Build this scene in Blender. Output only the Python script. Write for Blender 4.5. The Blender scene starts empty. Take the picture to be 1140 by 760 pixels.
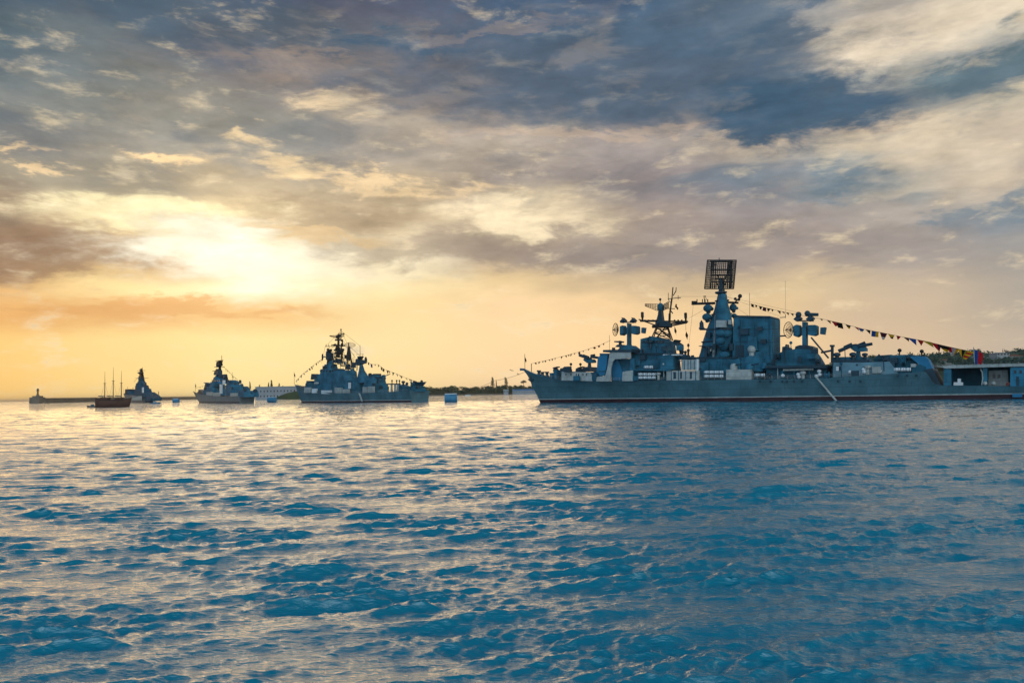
import bpy, math, random
import numpy as np
from mathutils import Vector, Matrix

random.seed(7)
rng = np.random.default_rng(11)
SC = bpy.context.scene
COL = SC.collection
R = math.radians

# ------------------------------------------------------------------ camera
F = 887.0                      # focal length in photo pixels (1140 wide) = 28 mm lens
CH = 4.0                       # eye height above the water, metres
PITCH, ROLL = math.atan(56.6 / F), 0.0183
CP = Vector((0, 0, CH))
_f = Vector((0, math.cos(PITCH), math.sin(PITCH)))
_u0 = Vector((0, -math.sin(PITCH), math.cos(PITCH)))
_r0 = Vector((1, 0, 0))
_u = _u0 * math.cos(ROLL) + _r0 * math.sin(ROLL)
_r = _r0 * math.cos(ROLL) - _u0 * math.sin(ROLL)
cam_d = bpy.data.cameras.new('camera')
cam = bpy.data.objects.new('camera', cam_d)
COL.objects.link(cam)
cam_d.sensor_width = 36.0
cam_d.lens = 36.0 * F / 1140.0
cam_d.clip_start, cam_d.clip_end = 0.1, 60000
m = Matrix((( _r.x, _u.x, -_f.x, 0), (_r.y, _u.y, -_f.y, 0), (_r.z, _u.z, -_f.z, 0), (0, 0, 0, 1)))
cam.matrix_world = Matrix.Translation(CP) @ m
SC.camera = cam

def ray(px, py):
    return _f + _r * ((px - 570) / F) + _u * ((380 - py) / F)

def W(px, py, Y):
    """world point seen at photo pixel (px, py), at depth Y north of the camera"""
    d = ray(px, py)
    return CP + d * (Y / d.y)

# ------------------------------------------------------------------ view, sun
vs = SC.view_settings
vs.view_transform = 'Standard'; vs.look = 'None'; vs.exposure = 0.28; vs.gamma = 1.0
vs.use_curve_mapping = False
SC.cycles.use_denoising = True
SC.cycles.max_bounces = 6
SUN_AZ, SUN_EL = -20.0, 10.0           # degrees right of north, above the horizon
sd = bpy.data.lights.new('sun', 'SUN')
sd.energy = 0.44; sd.angle = R(50); sd.color = (1.0, 0.68, 0.36)
sun = bpy.data.objects.new('sun', sd); COL.objects.link(sun)
_sv = Vector((math.sin(R(SUN_AZ)) * math.cos(R(SUN_EL)), math.cos(R(SUN_AZ)) * math.cos(R(SUN_EL)), math.sin(R(SUN_EL))))
sun.rotation_euler = _sv.to_track_quat('Z', 'Y').to_euler()

# ------------------------------------------------------------------ sky (world nodes)
def lin(c):
    return tuple(((v / 255 / 12.92) if v <= 10 else (((v / 255) + 0.055) / 1.055) ** 2.4) for v in c)

class NT:
    def __init__(s, tree):
        s.t = tree; s.n = tree.nodes; s.l = tree.links
    def new(s, kind, **kw):
        n = s.n.new(kind)
        for k, v in kw.items(): setattr(n, k, v)
        return n
    def put(s, sock, v):
        if isinstance(v, bpy.types.NodeSocket): s.l.new(v, sock)
        else:
            if sock.type == 'RGBA' and len(v) == 3: v = (*v, 1)
            sock.default_value = v
    def m(s, op, a, b=None, c=None, clamp=False):
        n = s.new('ShaderNodeMath', operation=op, use_clamp=clamp)
        for i, v in enumerate((a, b, c)):
            if v is not None: s.put(n.inputs[i], v)
        return n.outputs[0]
    def rng(s, v, a, b, c=0.0, d=1.0, smooth=True):
        n = s.new('ShaderNodeMapRange', interpolation_type='SMOOTHSTEP' if smooth else 'LINEAR', clamp=True)
        for i, x in enumerate((v, a, b, c, d)): s.put(n.inputs[i], x)
        return n.outputs[0]
    def mix(s, f, a, b, mode='MIX'):
        n = s.new('ShaderNodeMix', data_type='RGBA', blend_type=mode)
        s.put(n.inputs[0], f); s.put(n.inputs[6], a); s.put(n.inputs[7], b)
        return n.outputs[2]
    def ramp(s, f, stops, interp='LINEAR'):
        n = s.new('ShaderNodeValToRGB'); cr = n.color_ramp; cr.interpolation = interp
        while len(cr.elements) > 1: cr.elements.remove(cr.elements[0])
        cr.elements[0].position = stops[0][0]; cr.elements[0].color = (*stops[0][1], 1)
        for p, c in stops[1:]:
            e = cr.elements.new(p); e.color = (*c, 1)
        s.put(n.inputs[0], f)
        return n.outputs[0]
    def noise(s, vec, scale, detail=6, rough=0.55, dist=0.0, dims='3D'):
        n = s.new('ShaderNodeTexNoise', noise_dimensions=dims)
        s.put(n.inputs['Vector'], vec)
        n.inputs['Scale'].default_value = scale; n.inputs['Detail'].default_value = detail
        n.inputs['Roughness'].default_value = rough; n.inputs['Distortion'].default_value = dist
        return n.outputs[0]
    def xyz(s, x, y, z):
        n = s.new('ShaderNodeCombineXYZ')
        for i, v in enumerate((x, y, z)): s.put(n.inputs[i], v)
        return n.outputs[0]

def azel(px, py):
    d = ray(px, py).normalized()
    return math.degrees(math.atan2(d.x, d.y)), math.degrees(math.asin(d.z))

world = bpy.data.worlds.new('World'); SC.world = world; world.use_nodes = True
world.node_tree.nodes.clear()
w = NT(world.node_tree)
tc = w.new('ShaderNodeTexCoord')
sep = w.new('ShaderNodeSeparateXYZ'); w.l.new(tc.outputs['Generated'], sep.inputs[0])
dx, dy, dz = sep.outputs
az0 = w.m('MULTIPLY', w.m('ARCTAN2', dx, dy), 57.2958)
el0 = w.m('MULTIPLY', w.m('ARCSINE', dz), 57.2958)
ela = w.m('ABSOLUTE', el0)
# cloud turbulence in sky degrees, drawn out along the horizon
cv = w.xyz(w.m('MULTIPLY', az0, 0.055), w.m('MULTIPLY', ela, 0.16), 0.0)
n1 = w.noise(cv, 1.0, 9, 0.56, 0.3)
cv2 = w.xyz(w.m('MULTIPLY', az0, 0.055), w.m('MULTIPLY', ela, 0.16), 7.3)
n2 = w.noise(cv2, 1.15, 9, 0.58, 0.25)
warp = w.rng(ela, 0.5, 12.0, 0.25, 1.0)
az = w.m('ADD', az0, w.m('MULTIPLY', w.m('MULTIPLY', w.m('SUBTRACT', n1, 0.5), 17.0), warp))
el = w.m('ADD', ela, w.m('MULTIPLY', w.m('MULTIPLY', w.m('SUBTRACT', n2, 0.5), 7.5), warp))
SKYX = [0, 142, 285, 427, 570, 712, 855, 997, 1140]
SKYY = [430, 380, 345, 320, 280, 240, 200, 160, 120, 80, 40, 0]
SKY = [  # colour of the cloud deck by row (low to high) and column (left to right)
 [(255,206,122),(255,218,142),(255,228,158),(255,224,160),(252,215,165),(248,210,165),(240,205,165),(220,195,165),(205,185,165)],
 [(255,208,128),(255,218,145),(255,226,158),(255,225,165),(253,218,165),(250,212,160),(240,205,155),(215,188,155),(195,178,158)],
 [(238,182,112),(228,172,108),(238,192,126),(250,220,160),(250,215,165),(240,205,155),(225,195,150),(205,182,155),(180,168,152)],
 [(240,190,125),(255,225,160),(255,245,200),(252,228,175),(235,205,155),(205,180,145),(215,190,150),(200,180,155),(175,165,152)],
 [(140,118,98),(205,165,115),(255,250,225),(250,230,190),(170,152,135),(155,142,135),(165,150,140),(165,155,148),(165,158,150)],
 [(150,130,110),(240,215,165),(235,210,165),(185,162,130),(225,205,170),(165,150,140),(150,142,140),(170,160,150),(130,138,145)],
 [(170,160,140),(160,150,130),(185,168,140),(195,175,145),(150,140,132),(150,140,138),(125,130,138),(140,148,150),(195,180,160)],
 [(150,145,135),(145,142,135),(160,155,145),(160,152,142),(190,175,158),(160,150,145),(180,168,150),(225,205,175),(200,185,165)],
 [(130,132,128),(150,145,135),(140,140,135),(175,162,145),(160,150,142),(105,112,122),(65,92,112),(150,150,145),(190,180,160)],
 [(100,112,118),(150,142,130),(130,125,122),(135,125,120),(120,115,118),(105,112,122),(80,100,118),(190,185,170),(110,125,130)],
 [(88,105,115),(120,122,122),(85,95,112),(100,102,112),(105,108,118),(90,102,118),(150,152,152),(225,210,185),(155,158,155)],
 [(78,95,108),(88,100,112),(75,88,108),(88,92,108),(72,88,112),(60,88,118),(120,125,130),(180,170,158),(225,210,185)],
]
EMAX = 32.0
front = None
for i, x in enumerate(SKYX):
    stops = []
    for j, y in enumerate(SKYY):
        a, e = azel(x, y)
        stops.append((max(0.0, min(0.97, e / EMAX)), lin(SKY[j][i])))
    stops.append((1.0, lin((34, 88, 122))))
    c = w.ramp(w.m('DIVIDE', el, EMAX), stops, 'EASE')
    a, _ = azel(x, 250)
    if front is None: front, aprev = c, a
    else:
        front = w.mix(w.rng(az, aprev, a, smooth=True), front, c); aprev = a

def blob(px, py, rx, ry, ca, tilt=0.0, soft=False):
    """soft elliptical weight of a cloud bank or gap seen in one direction"""
    a, e = azel(px, py); k = 57.3 / F
    da = w.m('SUBTRACT', az_b, a); de = w.m('SUBTRACT', el_b, e)
    if tilt: de = w.m('SUBTRACT', de, w.m('MULTIPLY', da, tilt))
    q = w.m('ADD', w.m('POWER', w.m('ABSOLUTE', w.m('DIVIDE', da, rx * k)), 2.0), w.m('POWER', w.m('ABSOLUTE', w.m('DIVIDE', de, ry * k)), 2.0))
    return w.rng(w.m('ADD', w.m('EXPONENT', w.m('MULTIPLY', q, -1.0)), rag), 0.02 if soft else 0.14, 0.95 if soft else 0.72, 0.0, ca)
# finer ragged edges for the separate cloud banks
n3 = w.noise(cv, 2.4, 8, 0.62, 0.4); n4 = w.noise(cv2, 2.8, 8, 0.62, 0.3)
rag = w.m('MULTIPLY', w.m('SUBTRACT', w.noise(cv2, 4.5, 8, 0.62, 0.2), 0.5), 0.95)
az_b = w.m('ADD', az0, w.m('MULTIPLY', w.m('SUBTRACT', n3, 0.5), 16.0))
el_b = w.m('ADD', ela, w.m('MULTIPLY', w.m('SUBTRACT', n4, 0.5), 6.5))
for (px, py, rx, ry, am, col, tilt) in [
    (300, 36, 150, 30, 0.6, (88, 101, 112), 0), (120, 110, 150, 40, 0.5, (144, 142, 134), 0),      (60, 70, 110, 50, 0.5, (98, 114, 120), 0),
    (600, 26, 130, 30, 0.65, (72, 98, 124), 0),     (700, 74, 190, 42, 0.7, (90, 104, 120), 0),
        (455, 48, 75, 12, 0.75, (62, 92, 116), 0),
    (390, 78, 150, 11, 0.55, (158, 140, 126), 0),   (872, 22, 34, 24, 0.6, (70, 96, 120), 0),
    (960, 205, 68, 13, 0.85, (112, 130, 142), 0),   (820, 196, 80, 14, 0.6, (120, 131, 140), 0),
    (1110, 75, 50, 22, 0.9, (94, 115, 125), 0.3),   (1105, 245, 52, 13, 0.8, (116, 132, 142), 0),
    (60, 276, 105, 30, 0.8, (154, 124, 98), 0),     (560, 278, 230, 24, 0.6, (152, 136, 122), 0),
    (330, 238, 95, 20, 0.6, (164, 144, 118), 0),    (820, 274, 230, 24, 0.6, (150, 141, 136), 0),
    (180, 346, 150, 8, 0.75, (226, 170, 106), 0),   (200, 130, 160, 34, 0.4, (140, 140, 132), 0),
    (985, 46, 85, 30, 0.75, (230, 212, 186), 0),     (905, 151, 115, 6, 0.7, (232, 205, 172), 0),
    (1060, 188, 85, 22, 0.5, (214, 196, 170), 0),   (375, 116, 42, 11, 0.9, (246, 218, 176), 0.1),
    (190, 178, 48, 7, 0.9, (255, 220, 166), 0),     (288, 152, 24, 9, 0.85, (248, 218, 170), 0),
    (342, 182, 38, 9, 0.9, (255, 224, 172), 0),     (12, 171, 28, 5, 0.8, (252, 218, 168), 0),
    (570, 244, 92, 14, 0.8, (255, 234, 194), -0.12), (420, 200, 110, 7, 0.8, (246, 214, 166), -0.12),
    (165, 234, 100, 13, 0.95, (255, 238, 186), 0.05), (235, 284, 108, 34, 0.95, (255, 249, 226), -0.1),
    (410, 300, 110, 14, 0.5, (255, 240, 204), 0),
    (650, 84, 300, 46, 0.72, (80, 98, 117), 0),     (690, 146, 190, 7, 0.5, (196, 172, 150), 0),     (335, 262, 60, 8, 0.6, (220, 186, 136), 0),
    (560, 30, 90, 7, 0.4, (150, 136, 128), 0.1),     (780, 22, 130, 28, 0.6, (78, 102, 124), 0),
    (885, 118, 125, 40, 0.95, (66, 92, 114), 0),
]:
    front = w.mix(blob(px, py, rx, ry, am, tilt, sum(col) > 610), front, lin(col))
# small-scale light and dark in the cloud deck
n5 = w.noise(cv, 3.2, 7, 0.6)
det = w.m('ADD', 1.0, w.m('MULTIPLY', w.m('MULTIPLY', w.m('SUBTRACT', n5, 0.5), 1.0), w.rng(ela, 3, 13)))
front = w.mix(1.0, front, w.xyz(det, det, det), 'MULTIPLY')
n7 = w.noise(cv, 8.5, 6, 0.62, 0.3)
dt2 = w.m('ADD', 1.0, w.m('MULTIPLY', w.m('MULTIPLY', w.m('SUBTRACT', n7, 0.5), 0.38), w.rng(ela, 4, 14)))
front = w.mix(1.0, front, w.xyz(dt2, dt2, dt2), 'MULTIPLY')
n6 = w.noise(cv2, 1.9, 8, 0.6, 0.5)
front = w.mix(w.m('MULTIPLY', w.rng(n6, 0.5, 0.66, 0, 0.35), w.rng(ela, 10, 17)), front, lin((72, 98, 120)))
front = w.mix(w.m('MULTIPLY', w.rng(n6, 0.46, 0.34, 0, 0.12), w.rng(ela, 7, 12)), front, lin((226, 200, 168)))
# glow of the veiled sun
sdv = w.new('ShaderNodeVectorMath', operation='DOT_PRODUCT'); w.l.new(tc.outputs['Generated'], sdv.inputs[0]); sdv.inputs[1].default_value = _sv
g = w.m('POWER', w.m('MAXIMUM', sdv.outputs[1], 0.0), 160.0)
front = w.mix(1.0, front, w.mix(w.m('MULTIPLY', g, 0.25), (0, 0, 0), (0.7, 0.5, 0.27)), 'ADD')
# the rest of the sky: evening sky (Nishita), broken cloud and added out-of-view brightness
sky = w.new('ShaderNodeTexSky', sky_type='NISHITA'); sky.sun_disc = False
sky.sun_elevation = R(SUN_EL); sky.sun_rotation = R(SUN_AZ); sky.air_density = 1.2; sky.dust_density = 0.6; sky.ozone_density = 2.0
bg_n = w.new('ShaderNodeBackground'); w.l.new(sky.outputs[0], bg_n.inputs[0]); bg_n.inputs[1].default_value = 0.13
bg_c = w.new('ShaderNodeBackground'); w.put(bg_c.inputs[0], w.mix(w.m('MULTIPLY', w.rng(ela, 30, 10), w.rng(az0, 30, 46)), w.mix(w.rng(dy, -0.85, -0.25), w.mix(n5, tuple(1.7 * v for v in lin((120, 166, 200))), tuple(1.7 * v for v in lin((222, 234, 242)))), w.mix(n5, lin((6, 62, 100)), lin((40, 100, 134)))), tuple(1.25 * v for v in lin((226, 226, 212))))); bg_c.inputs[1].default_value = 1.0  # unseen sky: pale right glow and bright rear added, overhead darkened, for water and ships
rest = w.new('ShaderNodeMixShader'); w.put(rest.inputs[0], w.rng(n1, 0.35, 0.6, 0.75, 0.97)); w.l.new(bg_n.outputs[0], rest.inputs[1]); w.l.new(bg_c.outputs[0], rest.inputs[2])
bg_f = w.new('ShaderNodeBackground'); w.put(bg_f.inputs[0], front); bg_f.inputs[1].default_value = 0.88
fm = w.m('MULTIPLY', w.rng(w.m('ABSOLUTE', az0), 38, 75, 1, 0), w.rng(ela, 27, 44, 1, 0))
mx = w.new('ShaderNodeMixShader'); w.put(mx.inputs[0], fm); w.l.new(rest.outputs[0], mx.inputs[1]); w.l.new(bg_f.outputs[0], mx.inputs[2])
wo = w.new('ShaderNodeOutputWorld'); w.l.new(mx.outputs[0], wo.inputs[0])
world.cycles.sampling_method = 'MANUAL'; world.cycles.sample_map_resolution = 512

# ------------------------------------------------------------------ materials
MATS = {}
def mat(name, base, rough=0.55, metal=0.0, vary=0.25, scale=0.25, streak=0.0, spec=0.4, plate=None):
    if name in MATS: return MATS[name]
    M = bpy.data.materials.new(name); M.use_nodes = True
    t = NT(M.node_tree); p = t.n['Principled BSDF']
    c = t.new('ShaderNodeTexCoord').outputs['Object']
    n = t.noise(c, scale, 6, 0.6)
    b = t.mix(t.rng(n, 0.3, 0.7), tuple(v * (1 - vary) for v in base), tuple(min(1, v * (1 + vary)) for v in base))
    if streak:
        mp = t.new('ShaderNodeMapping'); t.l.new(c, mp.inputs[0]); mp.inputs['Scale'].default_value = (1.6, 1.6, 0.12)
        sn = t.noise(mp.outputs[0], 1.0, 5, 0.65)
        b = t.mix(t.rng(sn, 0.55, 0.75, 0, streak), b, (0.075, 0.045, 0.028))
    if plate:
        sx = t.new('ShaderNodeSeparateXYZ'); t.l.new(c, sx.inputs[0])
        bt = t.new('ShaderNodeTexBrick'); t.put(bt.inputs['Vector'], t.xyz(t.m('ADD', sx.outputs[0], sx.outputs[1]), sx.outputs[2], 0.0))
        for k, v in (('Color1', (1, 1, 1, 1)), ('Color2', (.80, .82, .84, 1)), ('Mortar', (.45, .45, .45, 1)), ('Scale', 1.0), ('Mortar Size', .035), ('Brick Width', plate[0]), ('Row Height', plate[1]), ('Bias', -.2)): bt.inputs[k].default_value = v
        b = t.mix(0.85, b, bt.outputs[0], 'MULTIPLY')
    t.put(p.inputs['Base Color'], b)
    p.inputs['Roughness'].default_value = rough; p.inputs['Metallic'].default_value = metal
    p.inputs['Specular IOR Level'].default_value = spec
    MATS[name] = M
    return M

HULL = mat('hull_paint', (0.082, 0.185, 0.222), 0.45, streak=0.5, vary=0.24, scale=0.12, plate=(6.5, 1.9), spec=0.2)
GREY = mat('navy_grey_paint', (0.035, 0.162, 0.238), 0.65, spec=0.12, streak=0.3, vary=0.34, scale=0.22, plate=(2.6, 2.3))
PALE = mat('pale_grey_paint', (0.46, 0.48, 0.45), 0.5, streak=0.3, vary=0.18, scale=0.5, plate=(1.9, 1.5))
DARK = mat('dark_grey_metal', (0.015, 0.05, 0.075), 0.55, vary=0.3)
RIG = mat('black_rigging', (0.018, 0.018, 0.02), 0.7)
RED = mat('red_boot_topping', (0.042, 0.014, 0.02), 0.5)
WHITE = mat('white_paint', (0.78, 0.8, 0.8), 0.4, vary=0.08)
DECK = mat('deck_coating', (0.09, 0.08, 0.075), 0.8)
BLUE = mat('blue_painted_panel', (0.03, 0.2, 0.36), 0.6, spec=.15, vary=0.12)
BROWN = mat('dark_timber', (0.085, 0.034, 0.021), 0.65)
STONE = mat('breakwater_stone', (0.20, 0.16, 0.12), 0.9, scale=0.15)
FORT = mat('limestone_wall', (0.34, 0.36, 0.38), 0.85, vary=0.12, scale=0.1)
EARTH = mat('hillside_grass', (0.05, 0.075, 0.035), 0.95, vary=0.35, scale=0.05)
LEAF = mat('foliage', (0.04, 0.085, 0.05), 0.8, vary=0.45, scale=0.2)
BARK = mat('bark', (0.06, 0.045, 0.03), 0.9)
TILE = mat('roof_tiles', (0.25, 0.09, 0.05), 0.8)
GLASS = mat('dark_window_glass', (0.015, 0.022, 0.03), 0.1, vary=0.1)
CANVAS = mat('furled_canvas', (0.3, 0.24, 0.17), 0.9)
BUOYB = mat('buoy_blue_paint', (0.05, 0.24, 0.40), 0.5, streak=0.2, vary=0.12, scale=0.6)
BUOYW = mat('buoy_white_paint', (0.6, 0.66, 0.68), 0.5, streak=0.2, vary=0.12, scale=0.6)
FLAGC = {k: mat('flag_' + k, c, 0.8, vary=0.05) for k, c in dict(red=(0.62, 0.03, 0.05), blue=(0.03, 0.16, 0.5), yellow=(0.8, 0.55, 0.03), white=(0.7, 0.7, 0.68), black=(0.02, 0.02, 0.02), maroon=(0.16, 0.02, 0.05), green=(0.36, 0.42, 0.05)).items()}

for M_ in FLAGC.values():
    t = NT(M_.node_tree); p = t.n['Principled BSDF']; src = p.inputs['Base Color'].links[0].from_socket
    tl = t.new('ShaderNodeBsdfTranslucent'); t.l.new(src, tl.inputs[0])
    mx_ = t.new('ShaderNodeMixShader'); mx_.inputs[0].default_value = 0.7
    t.l.new(p.outputs[0], mx_.inputs[1]); t.l.new(tl.outputs[0], mx_.inputs[2]); t.l.new(mx_.outputs[0], t.n['Material Output'].inputs[0])

# ------------------------------------------------------------------ mesh helpers
class MB:
    def __init__(s): s.v = []; s.f = []; s.mi = []; s.parts = []
    def add(s, vs, fs, mi=0):
        o = len(s.v); s.v += [tuple(v) for v in vs]; s.parts.append((o, len(vs), len(s.f), len(s.f) + len(fs)))
        for f in fs: s.f.append([i + o for i in f]); s.mi.append(mi)
        return s
    def box(s, x0, x1, y0, y1, z0, z1, mi=0):
        return s.add([(x0, y0, z0), (x1, y0, z0), (x1, y1, z0), (x0, y1, z0), (x0, y0, z1), (x1, y0, z1), (x1, y1, z1), (x0, y1, z1)],
              [(0, 3, 2, 1), (4, 5, 6, 7), (0, 1, 5, 4), (1, 2, 6, 5), (2, 3, 7, 6), (3, 0, 4, 7)], mi)
    def prism(s, poly, y0, y1, mi=0, taper=1.0):
        a = sum(poly[i][0] * poly[(i + 1) % len(poly)][1] - poly[(i + 1) % len(poly)][0] * poly[i][1] for i in range(len(poly)))
        if a < 0: poly = poly[::-1]
        n = len(poly)
        vs = [(p[0], y0, p[1]) for p in poly] + [(p[0], y1, p[1]) for p in poly]
        if taper != 1.0:
            zs = [p[1] for p in poly]; zl, zh = min(zs), max(zs); yc = (y0 + y1) / 2
            def tp(v):
                k = 1 + (taper - 1) * (v[2] - zl) / max(zh - zl, 1e-6)
                return (v[0], yc + (v[1] - yc) * k, v[2])
            vs = [tp(v) for v in vs]
        fs = [list(range(n)), list(range(2 * n - 1, n - 1, -1))] + [(i, i + n, (i + 1) % n + n, (i + 1) % n) for i in range(n)]
        return s.add(vs, fs, mi)
    def tube(s, p, q, r0, r1=None, n=7, mi=0):
        p, q = Vector(p), Vector(q); r1 = r0 if r1 is None else r1
        d = (q - p)
        if d.length < 1e-6: return s
        d.normalize(); a = d.orthogonal().normalized(); b = d.cross(a)
        vs = []
        for c, r in ((p, r0), (q, r1)):
            for k in range(n):
                t = 2 * math.pi * k / n
                vs.append(c + (a * math.cos(t) + b * math.sin(t)) * r)
        fs = [(k, (k + 1) % n, (k + 1) % n + n, k + n) for k in range(n)] + [list(range(n - 1, -1, -1)), list(range(n, 2 * n))]
        return s.add(vs, fs, mi)
    def path(s, pts, r, n=5, mi=0):
        for a, b in zip(pts[:-1], pts[1:]): s.tube(a, b, r, r, n, mi)
        return s
    def ball(s, c, r, nu=14, nv=9, mi=0, lo=-1.0):
        c = Vector(c); r = Vector(r) if hasattr(r, '__len__') else Vector((r, r, r))
        vs = []; a0 = math.asin(lo)
        for j in range(nv + 1):
            t = a0 + (math.pi / 2 - a0) * j / nv
            for k in range(nu):
                u = 2 * math.pi * k / nu
                vs.append((c.x + r.x * math.cos(t) * math.cos(u), c.y + r.y * math.cos(t) * math.sin(u), c.z + r.z * math.sin(t)))
        fs = [(j * nu + k, j * nu + (k + 1) % nu, (j + 1) * nu + (k + 1) % nu, (j + 1) * nu + k) for j in range(nv) for k in range(nu)]
        fs.append(list(range(nu - 1, -1, -1)))
        return s.add(vs, fs, mi)
    def lathe(s, c, prof, n=14, mi=0, axis='z'):
        """prof: (radius, height) pairs, bottom to top"""
        vs = []
        for r, h in prof:
            for k in range(n):
                u = 2 * math.pi * k / n
                if axis == 'z': vs.append((c[0] + r * math.cos(u), c[1] + r * math.sin(u), c[2] + h))
                elif axis == 'x': vs.append((c[0] + h, c[1] + r * math.cos(u), c[2] + r * math.sin(u)))
                else: vs.append((c[0] + r * math.sin(u), c[1] + h, c[2] + r * math.cos(u)))
        fs = [(j * n + k, j * n + (k + 1) % n, (j + 1) * n + (k + 1) % n, (j + 1) * n + k) for j in range(len(prof) - 1) for k in range(n)]
        fs += [list(range(n - 1, -1, -1)), list(range((len(prof) - 1) * n, len(prof) * n))]
        return s.add(vs, fs, mi)
    def split(s, name, mats, parent=None, per=1, smooth=False):
        """each piece (per = primitives in one piece) an object of its own"""
        out = []
        for i in range(0, len(s.parts), per):
            ch = s.parts[i:i + per]; q = MB()
            for o, n, f0, f1 in ch: q.add(s.v[o:o + n], [[j - o for j in f] for f in s.f[f0:f1]])
            out.append(q.build(name, mats, parent, smooth))
        return out
    def build(s, name, mats, parent=None, smooth=False):
        me = bpy.data.meshes.new(name)
        me.from_pydata(s.v, [], s.f)
        for q in (mats if isinstance(mats, (list, tuple)) else [mats]): me.materials.append(q)
        if any(s.mi): me.polygons.foreach_set('material_index', s.mi)
        if smooth:
            me.polygons.foreach_set('use_smooth', [True] * len(s.f))
            me.set_sharp_from_angle(angle=R(38))
        me.update()
        o = bpy.data.objects.new(name, me); COL.objects.link(o)
        if parent is not None: o.parent = parent
        return o

def tag(o, label=None, cat=None, group=None, kind=None):
    for k, v in (('label', label), ('category', cat), ('group', group), ('kind', kind)):
        if v: o[k] = v
    return o
def thing(name, label, cat, loc=(0, 0, 0), rz=0.0, group=None):
    o = bpy.data.objects.new(name, None); COL.objects.link(o)
    o.empty_display_size = 0.5
    o.location = loc; o.rotation_euler = (0, 0, rz)
    return tag(o, label, cat, group)
def copy_tree(o, parent=None):
    c = o.copy(); COL.objects.link(c)
    if parent is not None: c.parent = parent
    for ch in list(o.children): copy_tree(ch, c)
    return c

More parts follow.
